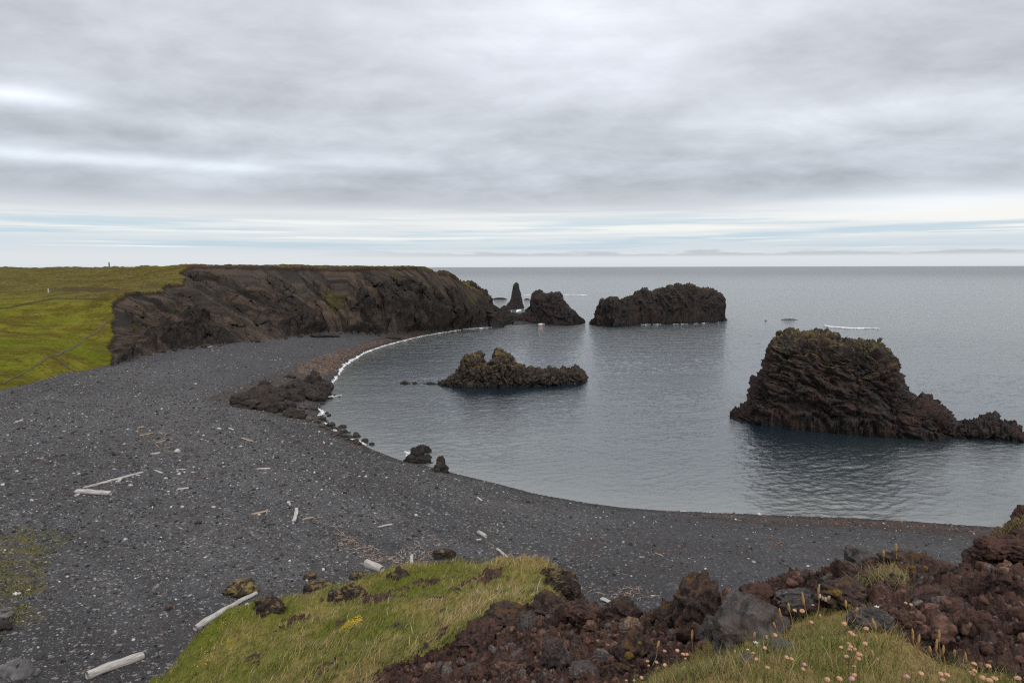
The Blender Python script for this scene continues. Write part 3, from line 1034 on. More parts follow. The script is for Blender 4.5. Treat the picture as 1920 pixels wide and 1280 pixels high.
# needle and horned rock at the end of the headland
loft_rock('sea_stack', [(944, 581), (950, 572), (957, 563), (961, 545), (963, 534), (968, 529), (972, 532), (974, 541), (978, 558), (981, 572), (983, 580)],
          [(944, 582), (962, 579), (983, 577)], 8, M['far_rock'], 'slender pointed rock needle behind the low neck of rock', nu=110, nv=110,
          amp=0.32, freq=0.5, seed=17, e=0.7, minw=0.5, jag=0.4)
loft_rock('horned_rock', [(930, 596), (945, 593), (962, 592), (975, 590), (988, 582), (996, 573), (997, 550), (1003, 546), (1012, 543), (1018, 549), (1026, 551),
                          (1036, 549), (1042, 546), (1048, 548), (1054, 558), (1060, 569), (1068, 576), (1080, 587), (1090, 597), (1097, 604)],
          [(930, 611), (960, 606), (1000, 606), (1040, 609), (1070, 610), (1097, 606)],
          14, M['far_rock'], 'dark rock with two horns at the tip of the low neck', 'sea stack', nu=260, nv=150, amp=0.7, freq=0.32, seed=19,
          e=0.75, blocks=0.5, jag=0.4)
loft_rock('neck_rock', [(922, 596), (930, 584), (940, 577), (947, 572), (953, 581), (960, 586), (972, 589), (985, 588), (1000, 591), (1010, 600)],
          [(922, 611.5), (950, 608), (980, 606), (1010, 606.5)], 9, M['far_rock'], 'low jagged neck of rock joining the headland to the horned rock', 'rock',
          nu=150, nv=110, amp=0.4, freq=0.5, seed=27, e=0.8, jag=0.3, minw=0.5)
# dark crags where the headland drops to the sea
loft_rock('headland_crag', [(872, 600), (876, 548), (882, 530), (888, 528), (893, 536), (902, 539), (912, 545), (916, 556), (922, 564), (928, 574), (938, 582), (946, 590), (950, 602)],
          [(872, 615), (905, 613.5), (935, 611), (950, 608)], 16, M['far_rock'], 'dark spiky crags at the seaward end of the long cliff', 'crag',
          nu=160, nv=160, amp=0.9, freq=0.35, seed=23, e=0.75, crest=0.75, jag=0.9, minw=0.6)
for i, (x0, x1, yt, yb, lab) in enumerate([
        (920, 954, 557.5, 561.5, 'thin dark reef left of the rock needle'),
        (981, 995, 559, 562, 'thin dark reef right of the rock needle'),
        (1431, 1440, 600, 602, 'tiny awash rock beyond the massive stack, left of the longer reef'),
        (1456, 1504, 597.5, 600, 'long awash reef beyond the massive stack'),
        (1352, 1365, 596, 600.5, 'small rock at the right foot of the wide island')]):
    mx = (x0 + x1) / 2
    loft_rock('reef', [(x0, yb), ((x0 + mx) / 2, yt + 1), (mx, yt), ((x1 + mx) / 2, yt + 1), (x1, yb)], [(x0, yb), (x1, yb)], 3,
              M['far_rock'], lab, 'reef', nu=60, nv=40, amp=0.10, freq=0.8, seed=40 + i, e=1.0, minw=0.05, zoff=-0.12)


# ------------------------------------------------------------------ separate rocks
def rock_arrays(sub, seed, planes=9, cut=(0.62, 0.9), rough=0.12, fr=2.2):
    V, Tt = ico(sub)
    r = np.random.default_rng(seed)
    V = V * (1 + 0.25 * perlin(V * 0.9 + seed * 3.1, seed)[:, None])
    for _ in range(planes):
        n = r.normal(size=3); n /= np.linalg.norm(n)
        c = r.uniform(*cut)
        d = V @ n
        V = V - np.clip(d - c, 0, None)[:, None] * n * 0.92
    nl = V / (np.linalg.norm(V, axis=1)[:, None] + 1e-9)
    V = V + nl * (rough * (ridged(V * fr + seed, 4 if sub > 3 else 2, seed) - 0.8))[:, None]
    return V, Tt


def rock_thing(name, pos, size, rotz, mat, label, seed, sub=4, group=None, cat='rock', sink=0.3, **kw):
    V, Tt = rock_arrays(sub, seed, **kw)
    V = V * np.array(size) * 0.5
    o = mk(name, V, None, mat, True, tris=Tt)
    o.location = (pos[0], pos[1], pos[2] + size[2] * (0.5 - sink))
    o.rotation_euler = (random.uniform(-.2, .2), random.uniform(-.2, .2), rotz)
    tag(o, label, cat, group)
    return o


def cluster(name, label, cat, items, mat, seed, sub=4, rough=0.2, yr=None):
    """one rock outcrop: overlapping boulders fused into one mesh. items: (px,py,width_px,height ratio)"""
    Vs, Ts, n = [], [], 0
    for i, (px, py, wpx, hr) in enumerate(items):
        p = hit(px, py)
        if yr:
            if yr == 'first':
                yr = (p[1] - .35, p[1] + .35)
            Yc = min(max(p[1], yr[0]), yr[1])
            if Yc != p[1]:
                p = at_y(px, py, Yc)
                p[2] = T1(p[0], p[1])
        w = wpx / F * np.linalg.norm(p - CAM)
        V, Tt = rock_arrays(sub, seed + i * 7, rough=rough, fr=1.8)
        s = np.array([w, w * 0.85, w * hr]) * 0.5
        a = seed + i * 1.3
        Rz = np.array([[math.cos(a), -math.sin(a), 0], [math.sin(a), math.cos(a), 0], [0, 0, 1]])
        V = (V @ Rz.T) * s
        f1, f2, _ = worley(V * 3.0 / max(w, .3) * 1.5 + i, seed)
        V = V * (1 + 0.5 * np.minimum(f2 - f1, .2))[:, None]
        V = V + p + np.array([0, 0, w * hr * (0.18 if not yr or yr[1] - yr[0] > .8 else 0.10)])
        Vs.append(V); Ts.append(Tt + n); n += len(V)
    o = mk(name, np.vstack(Vs), None, mat, True, tris=np.vstack(Ts))
    tag(o, label, cat)
    return o


rs = random.Random(4)
it = []
for k in range(70):
    u = rs.random()
    x = 448 + u * 165
    lo = 748 + 22 * (1 - abs(2 * u - 0.75))
    hi = np.interp(x, [440, 480, 500, 540, 580, 600, 615], [762, 738, 725, 728, 722, 722, 745])
    y = hi + (lo - hi) * rs.random()
    it.append((x, y + 4, rs.uniform(14, 34), rs.uniform(0.55, 0.95)))
it += [(497, 733, 26, 1.1), (588, 732, 34, 1.5), (580, 724, 22, 1.3), (600, 740, 26, 1.2), (560, 738, 40, 0.9), (470, 764, 50, 0.4), (505, 768, 40, 0.4), (455, 756, 30, 0.5),
       (548, 779, 28, 0.7), (560, 783, 22, 0.8), (540, 780, 20, 0.6)]
cluster('rock_outcrop', 'large jagged black lava outcrop on the shingle at the left of the bay', 'outcrop', it, M['outcrop'], 5, 4)
cluster('rock_outcrop', 'small rough lava outcrop standing at the water edge', 'outcrop',
        [(770, 866, 22, 0.9), (785, 862, 30, 1.2), (798, 856, 24, 1.2), (792, 868, 26, 0.8), (778, 856, 16, 1.0), (808, 850, 16, 0.9), (790, 850, 16, 1.4), (775, 868, 16, .6), (800, 864, 20, .8)], M['outcrop'], 91, 4)
cluster('rock_outcrop', 'pointed dark rock at the water edge right of the small outcrop', 'outcrop',
        [(827, 882, 26, 0.9), (827, 877, 17, 1.7), (818, 884, 14, 0.7), (836, 886, 12, 0.6)], M['outcrop'], 123, 4)
cluster('rock_outcrop', 'small dark rock in shallow water just left of the pointed rock', 'outcrop', [(809, 871, 9, 0.9)], M['outcrop'], 140, 3)
cluster('rock_outcrop', 'low black ledge on the shingle beneath the far cliff', 'outcrop', [(590 + i * 6, 631, 20, 0.4) for i in range(7)], M['outcrop'], 150, 3)
cluster('rock_outcrop', 'flat dark ledge beside the orange seaweed', 'outcrop', [(538, 707, 12, .5), (543, 707, 14, 0.5), (549, 708, 12, 0.5)], M['outcrop'], 160, 3)
cluster('rock_outcrop', 'dark ledges inside the orange seaweed band near the far waterline', 'outcrop', [(730, 634, 14, .4), (737, 634.5, 16, .4), (745, 635, 14, .4)], M['outcrop'], 165, 3)

# rounded boulders along the waterline below the large outcrop
G_B = 'rounded boulders along the left waterline'
spots = []
rs = random.Random(9)
line = [(560, 765), (580, 782), (600, 795), (620, 806), (640, 815), (660, 823), (680, 831), (700, 836)]
for k in range(52):
    u = rs.random() * (len(line) - 1)
    i = int(u); f = u - i
    x = line[i][0] * (1 - f) + line[i + 1][0] * f + rs.uniform(-16, 10)
    y = line[i][1] * (1 - f) + line[i + 1][1] * f + rs.uniform(-12, 7)
    spots.append((x, y, rs.uniform(6, 15)))
spots += [(684, 829, 16), (697, 834, 11), (575, 762, 15), (590, 768, 13), (604, 758, 9), (617, 780, 9), (612, 776, 8), (628, 743, 8), (636, 745, 5), (620, 748, 9)]
for k, (x, y, w) in enumerate(spots):
    p = hit(x, y)
    if p[2] < -0.1:
        p = at_z(x, y, -0.05)
    wm = w / F * np.linalg.norm(p - CAM)
    rock_thing('boulder', p, (wm, wm * rs.uniform(.7, 1), wm * rs.uniform(.5, .75)), rs.uniform(0, 6), M['shore_stone'],
               'rounded brown grey boulder among those lining the left waterline', 300 + k, 3, G_B, 'boulder', rough=0.04, planes=4, cut=(.75, .95))

# fallen blocks along the foot of the cliff
for k in range(46):
    u = rs.random()
    x = 250 + u * 600
    y = np.interp(x, [p_[0] for p_ in toe_px], [p_[1] for p_ in toe_px]) + rs.uniform(0.3, 3.2)
    p = hit(x, y)
    wm = rs.uniform(.4, 1.5)
    rock_thing('fallen_block', p, (wm, wm * rs.uniform(.7, 1), wm * rs.uniform(.5, .8)), rs.uniform(0, 6), M['outcrop'] if rs.random() < .6 else M['shore_stone'],
               'fallen rock block lying along the foot of the far cliff', 1300 + k, 2, 'fallen blocks along the foot of the far cliff', 'boulder', planes=6, rough=.08)

# distinct stones on the beach
for (x, y, w, hr, mt, lab) in [
        (333, 849, 11, .8, 'pale', 'largest white stone beside the driftwood twigs on the left beach'),
        (215, 852, 13, .5, 'shore_stone', 'broad grey stone on the shingle left of the white stone'),
        (336, 890, 8, .6, 'pale', 'small white stone above the short white plank on the left beach'),
        (371, 981, 13, .7, 'shore_stone', 'oval pale grey stone in the middle of the left shingle'),
        (469, 1065, 13, .4, 'shore_stone', 'flat pale grey stone just above the grassy hummock'),
        (411, 805, 8, .6, 'pale', 'small pale stone on the shingle left of the large outcrop'),
        (780, 967, 7, .8, 'pale', 'small white triangular stone on the middle shingle'),
        (315, 1142, 14, .6, 'shore_stone', 'pale stone on the shingle left of the long log')]:
    if mt == 'pale' and 'pale_stone' not in M:
        M['pale_stone'] = simple('pale_stone', (0.42, 0.40, 0.37), var=0.2, scale=5)
    p = hit(x, y)
    wm = w / F * np.linalg.norm(p - CAM)
    rock_thing('stone', p, (wm, wm * .7, wm * hr), rs.uniform(0, 6), M['pale_stone'] if mt == 'pale' else M['shore_stone'], lab, int(x), 3, None, 'stone', sink=.2, rough=0.05, planes=5)

M['slab'] = rock_mat('slab_rock', (0.08, 0.076, 0.078), (0.14, 0.134, 0.134), (0.22, 0.21, 0.208), 1.5, wet=False, crack=0, bumpd=.05)
# grey slabs in the lower left corner
for k, (x, y, w, hr, sz, lab) in enumerate([
        (10, 1262, 34, .5, .6, 'grey slab at the bottom left corner of the beach'),
        (26, 1246, 26, .5, .5, 'small flat grey slab on top of the slabs in the lower left corner'),
        (50, 1268, 30, 1.3, .5, 'upright narrow grey slab in the lower left corner'),
        (33, 1274, 34, .6, .6, 'grey slab at the foot of the upright narrow slab'),
        (66, 1262, 20, .6, .6, 'dark slab right of the upright narrow slab')]):
    p = hit(x, y)
    wm = w / F * np.linalg.norm(p - CAM)
    rock_thing('slab', p, (wm, wm * sz, wm * hr), k * .7, M['slab'], lab, 600 + k, 4, None, 'slab', rough=0.05)
for k, (x, y, w, hr, lab) in enumerate([(4, 1178, 40, .5, 'dark block at the left edge below a pile of pale slabs'), (8, 1160, 26, .25, 'lower pale slab piled on the dark block at the left edge'),
                                        (14, 1153, 18, .22, 'upper pale slab piled on the dark block at the left edge')]):
    p = hit(x, y + 8 * (k > 0))
    wm = w / F * np.linalg.norm(p - CAM)
    rock_thing('slab', p + np.array([0, 0, [0, .35, .5][k]]), (wm, wm * .7, wm * hr), k * .7, M['outcrop' if k == 0 else 'slab'], lab, 640 + k, 4, None, 'slab', rough=0.06)


# ------------------------------------------------------------------ driftwood
def log(a, b, th, label, mat='wood', lift=0.5, plank=False, seed=0, cat='driftwood', name='driftwood_log', taper=0.75, hollow=False):
    a = np.array(a); b = np.array(b)
    L = np.linalg.norm(b - a)
    ns, nc = 26, 14
    r = np.random.default_rng(seed)
    u = np.linspace(0, 1, ns)
    ang = np.linspace(0, 2 * math.pi, nc, endpoint=False)
    V = np.zeros((ns, nc, 3))
    bend = r.uniform(-0.035, 0.035) * L
    for i, t in enumerate(u):
        rad = th * 0.5 * (1 - (1 - taper) * t)
        if i in (0, ns - 1):
            rad *= 0.86
        V[i, :, 0] = (t - 0.5) * L
        c, s = np.cos(ang), np.sin(ang)
        if plank:
            c = np.sign(c) * np.abs(c)**0.35
            s = np.sign(s) * np.abs(s)**0.35 * 0.35
        V[i, :, 1] = c * rad + bend * math.sin(t * math.pi)
        V[i, :, 2] = s * rad
    P = V.reshape(-1, 3)
    nz = perlin(P * np.array([1.5, 9, 9]) / max(th, .05) * 0.25 + seed, seed)
    P[:, 1:] *= (1 + 0.38 * nz)[:, None]
    P = np.vstack([P, [[-L / 2 - 0.01 * 1, 0, 0], [L / 2 + 0.01, 0, 0]]])
    if hollow:
        P[-1, 0] -= th * 0.6
    Fq = grid_faces(ns, nc, wrap=True)
    t0 = np.array([[ns * nc, (j + 1) % nc, j] for j in range(nc)])
    o0 = (ns - 1) * nc
    t1 = np.array([[ns * nc + 1, o0 + j, o0 + (j + 1) % nc] for j in range(nc)])
    o = mk(name, P, Fq, M[mat], True, tris=np.vstack([t0, t1]))
    d = (b - a) / L
    c = (a + b) / 2
    X = Vector(d); Zv = Vector((0, 0, 1)); Yv = Zv.cross(X).normalized(); Zv = X.cross(Yv)
    o.matrix_world = Matrix.Translation(Vector(c) + Vector((0, 0, th * lift * (0.3 if plank else 0.6)))) @ Matrix((X, Yv, Zv)).transposed().to_4x4()
    tag(o, label, cat)
    return o


logs = [
    (143, 924, 208, 928, 8.5, 'wood', 0, 'thick pale round driftwood log with a hollow end on the left beach'),
    (156, 916, 268, 886, 4.0, 'wood', 0, 'very long thin driftwood pole pointing up right on the left beach'),
    (219, 905, 228, 897, 5, 'wood', 1, 'short plank end under the middle of the long thin pole'),
    (158, 920.5, 171, 921, 4, 'wood', 1, 'short plank wedged behind the thick hollow log'),
    (255, 892, 263, 891, 3.5, 'wood', 1, 'stub lying under the upper end of the long thin pole'),
    (142, 930, 148, 926, 5, 'wood', 1, 'pale chunk under the left end of the thick hollow log'),
    (290, 882, 305, 887, 3.2, 'wood', 1, 'short narrow plank right of the long thin pole'),
    (330, 881, 348, 880, 3, 'wood', 1, 'thin grey plank just above the small white stone'),
    (332, 917.5, 354, 915, 4.5, 'wood', 1, 'short white plank alone right of the long pole'),
    (366, 1181, 481, 1114, 10.5, 'wood', 0, 'long bleached log leaning against the grassy slope'),
    (163, 1271, 269, 1233, 13.5, 'wood', 0, 'thick weathered log in the lower left foreground'),
    (472, 964.5, 502, 957.5, 4.5, 'wood_tan', 1, 'tan plank left of the steep white plank'),
    (550.5, 978, 556, 953, 6, 'wood', 1, 'white plank pointing straight away up the middle beach'),
    (567, 974.5, 588, 970.5, 3.2, 'wood_tan', 0, 'thin orange brown stick right of the steep white plank'),
    (709, 988.5, 735, 983, 4.5, 'wood', 1, 'pale plank alone on the middle shingle'),
    (686, 1060, 716, 1075, 15, 'wood', 0, 'thick stump of log end sticking out behind the grassy mound'),
    (771.5, 1064, 772, 1043, 8, 'wood', 0, 'upright looking pale log end behind the grassy mound'),
    (897, 1000, 911, 1008, 8, 'wood', 0, 'short fat log lying on the middle right shingle'),
    (893, 1012, 902, 1011.5, 3.5, 'wood', 1, 'tiny white board just below the short fat log'),
    (932, 1030, 953, 1047, 5, 'wood', 0, 'narrow log slanting down right among brown debris'),
    (1127, 1123, 1158, 1135, 8, 'wood', 1, 'squared white beam near the foot of the lava slope'),
    (481, 879.5, 507, 878.5, 4.5, 'wood', 1, 'white plank below the large black outcrop'),
    (453, 822.5, 475, 828.5, 3.4, 'wood_tan', 0, 'thin slanting stick left below the large black outcrop'),
    (430, 803, 438, 806, 3.6, 'wood', 1, 'tiny pale board above the thin slanting stick'),
    (283, 853, 299, 850, 4, 'wood', 0, 'short pale stick left of the largest white stone'),
    (292, 831, 310, 826.5, 3, 'wood_tan', 0, 'tan stick below the patch of pale twigs on the left beach'),
    (262, 817.5, 286, 812.5, 2.4, 'wood_tan', 0, 'thin stick across the patch of pale twigs on the left beach'),
    (258, 803, 269, 801, 3, 'wood_tan', 0, 'short stick above the patch of pale twigs on the left beach'),
    (1228, 1037, 1244, 1043, 2.4, 'wood_tan', 0, 'thin brown stick on the right shingle above a small stone'),
    (1199, 1044, 1208, 1044, 2.6, 'wood', 1, 'tiny white board on the right shingle left of the brown stick'),
    (1220, 1116.5, 1229, 1116.5, 3, 'wood', 1, 'tiny white board above the lava knob'),
    (1274, 958.5, 1286, 958.5, 3, 'wood', 1, 'white board lying by the waterline at the right beach'),
    (330, 631, 338, 639, 4.2, 'wood', 1, 'white board stranded high on the scree slope'),
    (895, 932, 904, 939, 3.6, 'wood', 1, 'small white board near the waterline in the middle'),
    (27, 793, 43, 788, 3.2, 'wood', 0, 'curved pale branch near the left edge below the turf'),
    (382, 651.5, 398, 649.5, 2.6, 'wood', 1, 'white boards at the foot of the scree slope'),
]
for i, (x0, y0, x1, y1, th, mt, pk, lab) in enumerate(logs):
    a, b = hit(x0, y0), hit(x1, y1)
    dist = np.linalg.norm((a + b) / 2 - CAM)
    dz = 0.30 if i == 32 else 0.0
    if i in (15, 16):          # their feet are hidden behind the mound crest: lay them on the shingle
        a = beach_hit(x0, y0); b = beach_hit(x1, y1 + (2 if i == 15 else 0))
        if i == 15:
            b = a + np.array([1.0, -0.75, 0.0]) * 1.1
    w = th / F * dist
    o = log(a + np.array([0, 0, dz]), b + np.array([0, 0, dz]), w * (1.15 if pk else 1), lab, mt, plank=bool(pk), seed=i, hollow=(i == 0),
            name='driftwood_plank' if pk else 'driftwood_log', taper=0.62 if i == 9 else 0.85)


# ------------------------------------------------------------------ merged scatter helper
def scatter(name, protos, P, S, ROT, tint, mat, smooth=True):
    """protos list of (V,T); P (n,3); S (n,3); ROT (n,3) euler; tint (n,3)"""
    Vs, Ts, Cs = [], [], []
    n = 0
    idx = RNG.integers(0, len(protos), len(P))
    for k, (V, Tt) in enumerate(protos):
        m = np.where(idx == k)[0]
        if not len(m):
            continue
        a, b, c = ROT[m, 0], ROT[m, 1], ROT[m, 2]
        ca, sa, cb, sb, cc, sc = np.cos(a), np.sin(a), np.cos(b), np.sin(b), np.cos(c), np.sin(c)
        Rm = np.empty((len(m), 3, 3))
        Rm[:, 0, 0] = cb * cc; Rm[:, 0, 1] = sa * sb * cc - ca * sc; Rm[:, 0, 2] = ca * sb * cc + sa * sc
        Rm[:, 1, 0] = cb * sc; Rm[:, 1, 1] = sa * sb * sc + ca * cc; Rm[:, 1, 2] = ca * sb * sc - sa * cc
        Rm[:, 2, 0] = -sb; Rm[:, 2, 1] = sa * cb; Rm[:, 2, 2] = ca * cb
        W = np.einsum('nij,nvj->nvi', Rm, V[None] * S[m][:, None]) + P[m][:, None]
        Vs.append(W.reshape(-1, 3))
        Ts.append((Tt[None] + (np.arange(len(m)) * len(V))[:, None, None] + n).reshape(-1, 3))
        Cs.append(np.repeat(tint[m], len(V), 0))
        n += len(m) * len(V)
    return mk(name, np.vstack(Vs), None, mat, smooth, dict(tint=np.vstack(Cs)), tris=np.vstack(Ts))


def surface_points(key, n, weight=None, vis=True):
    """random points on terrain part, denser where the camera sees more"""
    v, f = TER[key]
    A = v[f[:, 0]]; B = v[f[:, 1]]; C = v[f[:, 2]]; D = v[f[:, 3]]
    cen = (A + B + C + D) / 4
    nr = np.cross(C - A, D - B) * 0.5
    area = np.linalg.norm(nr, axis=1)
    w = area * (weight(cen, nr) if weight else 1)
    w = w / w.sum()
    i = RNG.choice(len(f), n, p=w)
    s, t = RNG.random((2, n, 1))
    P = (A[i] * (1 - s) + B[i] * s) * (1 - t) + (D[i] * (1 - s) + C[i] * s) * t
    nn = nr[i] / (np.linalg.norm(nr[i], axis=1)[:, None] + 1e-12)
    nn[nn[:, 2] < 0] *= -1
    return P, nn


# pebbles on the shingle
peb = [rock_arrays(1, 50 + k, planes=3, rough=0.03) for k in range(6)]
peb0 = [rock_arrays(1, 70 + k, planes=5, rough=0.05) for k in range(4)]


def w_beach(c, nr):
    px, py = project(c)
    r = np.linalg.norm(c - CAM, axis=1)
    w = np.where((px > -120) & (px < 2050) & (py > 600) & (py < 1400) & (c[:, 1] > 8) & (c[:, 2] > 0.05), 1.0, 0.0)
    left = sst(1050, 500, px)
    return w * (0.45 + left) / r**1.5


P, nn = surface_points('beach', 40000, w_beach)
r = np.linalg.norm(P - CAM, axis=1)
sz = RNG.lognormal(math.log(0.07), 0.52, len(P)) * np.clip(r / 45, 0.8, 1.5)
sz = np.clip(sz, 0.03, 0.36)
S = np.stack([sz * RNG.uniform(.7, 1.2, len(P)), sz * RNG.uniform(.6, .95, len(P)), sz * RNG.uniform(.3, .6, len(P))], -1) * 0.62
q = RNG.random(len(P))
g = np.where(q < 0.70, RNG.uniform(0.018, 0.07, len(P)), np.where(q < 0.93, RNG.uniform(0.08, 0.22, len(P)), RNG.uniform(0.28, 0.5, len(P))))
tn = np.stack([g * 1.03, g, g * 0.985], -1)
rd = (RNG.random(len(P)) < 0.09) & (g < 0.16)
tn[rd] = tn[rd] * np.array([1.2, 0.80, 0.68])
o = scatter('pebbles', peb, P + np.array([0, 0, 1]) * S[:, 2:3] * 0.35, S, np.stack([RNG.normal(0, .25, len(P)), RNG.normal(0, .25, len(P)), RNG.uniform(0, 6.3, len(P))], -1), tn, M['pebble'])
tag(o, 'loose dark and pale pebbles scattered over the black beach', 'pebbles', kind='stuff')


# flat flakes: seaweed and twigs
def poly_points(polypx, n, jitter=0.0):
    xs = [p[0] for p in polypx]; ys = [p[1] for p in polypx]
    pts = []
    while len(pts) < n:
        x = RNG.uniform(min(xs), max(xs), n); y = RNG.uniform(min(ys), max(ys), n)
        m = inside(x, y, polypx)
        pts += list(zip(x[m], y[m]))
    return pts[:n]


def drape(pts):
    out = []
    for x, y in pts:
        z = 1.0
        out.append((x, y))
    A = np.array(out)
    d = (RM @ np.stack([(A[:, 0] - 960) / F, -(A[:, 1] - 640) / F, -np.ones(len(A))])).T
    z = np.full(len(A), 2.5)
    for _ in range(14):
        P = CAM + d * ((z - 20) / d[:, 2])[:, None]
        z = 0.5 * z + 0.5 * base_terrain(P[:, 0], P[:, 1])[0]
    P = CAM + d * ((z - 20) / d[:, 2])[:, None]
    P[:, 2] = z
    return P


flake = (np.array([[-1, 0, 0], [-.5, .12, .1], [0, -.05, .16], [.5, .1, .1], [1, 0, 0], [-.5, -.12, .02], [0, -.25, .03], [.5, -.1, .02]]),
         np.array([[0, 5, 1], [1, 5, 6], [1, 6, 2], [2, 6, 7], [2, 7, 3], [3, 7, 4]]))
flake2 = (np.array([[-1, 0, 0], [-.4, .35, .2], [.1, -.1, .3], [.6, .3, .15], [1, -.1, 0], [-.3, -.1, .05], [.2, -.45, .05], [.6, -.1, .05]]),
          np.array([[0, 5, 1], [1, 5, 6], [1, 6, 2], [2, 6, 7], [2, 7, 3], [3, 7, 4]]))
wp = poly_points([(556, 700), (560, 682), (600, 668), (650, 652), (700, 640), (760, 632), (830, 622), (850, 620), (800, 628), (740, 638), (700, 650), (668, 664), (645, 682), (630, 700), (600, 706)], 15000)
wp = [p for p in wp]
P = drape(wp)
k = fbm(P * np.array([0.35, 0.5, 0]), 4, 2, .7) + RNG.normal(0, 0.25, len(P))
keep = k > -0.02
P = P[keep]; k = k[keep]
c = np.where(RNG.random(len(P))[:, None] < 0.45, np.array([0.42, 0.23, 0.12]), np.array([0.13, 0.065, 0.04])) * RNG.uniform(.4, 1.35, (len(P), 1))
s = RNG.uniform(0.05, 0.15, len(P))[:, None]
P[:, 2] += 0.07
o = scatter('seaweed', [flake, flake2], P, np.hstack([s, s * RNG.uniform(.4, 1, (len(P), 1)), s * .5]), np.stack([RNG.normal(0, .2, len(P)), RNG.normal(0, .2, len(P)), RNG.uniform(-.6, .9, len(P))], -1), c, M['weed'])
tag(o, 'orange brown seaweed washed up along the far left shore', 'seaweed', kind='stuff')
wp = poly_points([(1230, 958), (1400, 965), (1560, 971), (1700, 978), (1840, 989), (1840, 1000), (1700, 991), (1560, 984), (1450, 986), (1350, 975)], 2600) + \
    poly_points([(560, 780), (600, 800), (650, 826), (690, 842), (660, 838), (610, 815), (565, 790)], 500) + \
    poly_points([(1400, 1015), (1440, 1008), (1530, 1030), (1560, 1042), (1500, 1038), (1430, 1028)], 350) + \
    poly_points([(1050, 1010), (1280, 1010), (1290, 1040), (1080, 1045)], 260)
P = drape(wp)
P = P[(fbm(P * np.array([0.5, 0.5, 0]), 3, 9) + RNG.normal(0, .15, len(P))) > -0.1]
c = np.where(RNG.random(len(P))[:, None] < 0.3, np.array([0.30, 0.13, 0.06]), np.array([0.07, 0.04, 0.03])) * RNG.uniform(.5, 1.3, (len(P), 1))
s = RNG.uniform(0.05, 0.15, len(P))[:, None]
P[:, 2] += 0.05
o = scatter('seaweed', [flake, flake2], P, np.hstack([s, s * RNG.uniform(.4, 1, (len(P), 1)), s * .5]), np.stack([RNG.normal(0, .2, len(P)), RNG.normal(0, .2, len(P)), RNG.uniform(0, 6, len(P))], -1), c, M['weed'])
tag(o, 'dark and rusty seaweed wrack along the right hand waterline', 'seaweed', kind='stuff')

# twigs
def twig_patch(polys, label):
    pts = []
    for pl, n in polys:
        pts += poly_points(pl, n)
    P = drape(pts)
    d = np.linalg.norm(P - CAM, axis=1)[:, None]
    P = P[(fbm(P * np.array([0.9, 0.9, 0]), 3, 19) + RNG.normal(0, .2, len(P))) > -0.05]
    s = RNG.uniform(0.05, 0.22, len(P))[:, None]
    bar = (np.array([[-1, -.06, 0], [-1, .06, 0], [0, .12, .1], [1, .05, .02], [1, -.05, 0], [0, -.02, .0], [0, .05, .16]]),
           np.array([[0, 5, 6], [0, 6, 1], [1, 6, 2], [5, 4, 6], [4, 3, 6], [3, 2, 6]]))
    c = np.array([0.33, 0.25, 0.20]) * RNG.uniform(.4, 1.3, (len(P), 1))
    P[:, 2] += 0.05
    o = scatter('twigs', [bar, flake], P, np.hstack([s, s * .8, s * .8]), np.stack([RNG.normal(0, .2, len(P)), RNG.normal(0, .2, len(P)), RNG.uniform(0, 6.3, len(P))], -1), c, M['twig'])
    tag(o, label, 'twigs', kind='stuff')


twig_patch([([(780, 1005), (810, 1000), (835, 1020), (830, 1050), (780, 1062), (700, 1052), (640, 1035), (640, 1010), (690, 1020), (740, 1040)], 900),
            ([(590, 975), (640, 985), (680, 1015), (660, 1040), (620, 1010)], 260), ([(900, 1000), (940, 1020), (970, 1048), (975, 1062), (930, 1050)], 160)],
           'bleached driftwood twigs strewn behind the grassy mound')
twig_patch([([(258, 798), (300, 800), (350, 808), (345, 835), (330, 860), (300, 840), (265, 830)], 500), ([(330, 860), (350, 880), (420, 890), (360, 900)], 90)],
           'pale twigs and bark on the left beach')
twig_patch([([(1080, 1100), (1200, 1100), (1240, 1120), (1180, 1128), (1100, 1118)], 260)], 'pale twigs on the shingle behind the lava slope')
twig_patch([([(480, 640), (560, 632), (640, 630), (650, 640), (600, 644), (500, 642)], 200), ([(340, 655), (400, 649), (460, 642), (400, 652)], 60)],
           'pale boulders rubble and boards along the foot of the far cliff')

# ------------------------------------------------------------------ surf
blob = [rock_arrays(1, 20 + k, planes=0, rough=.1) for k in range(3)]


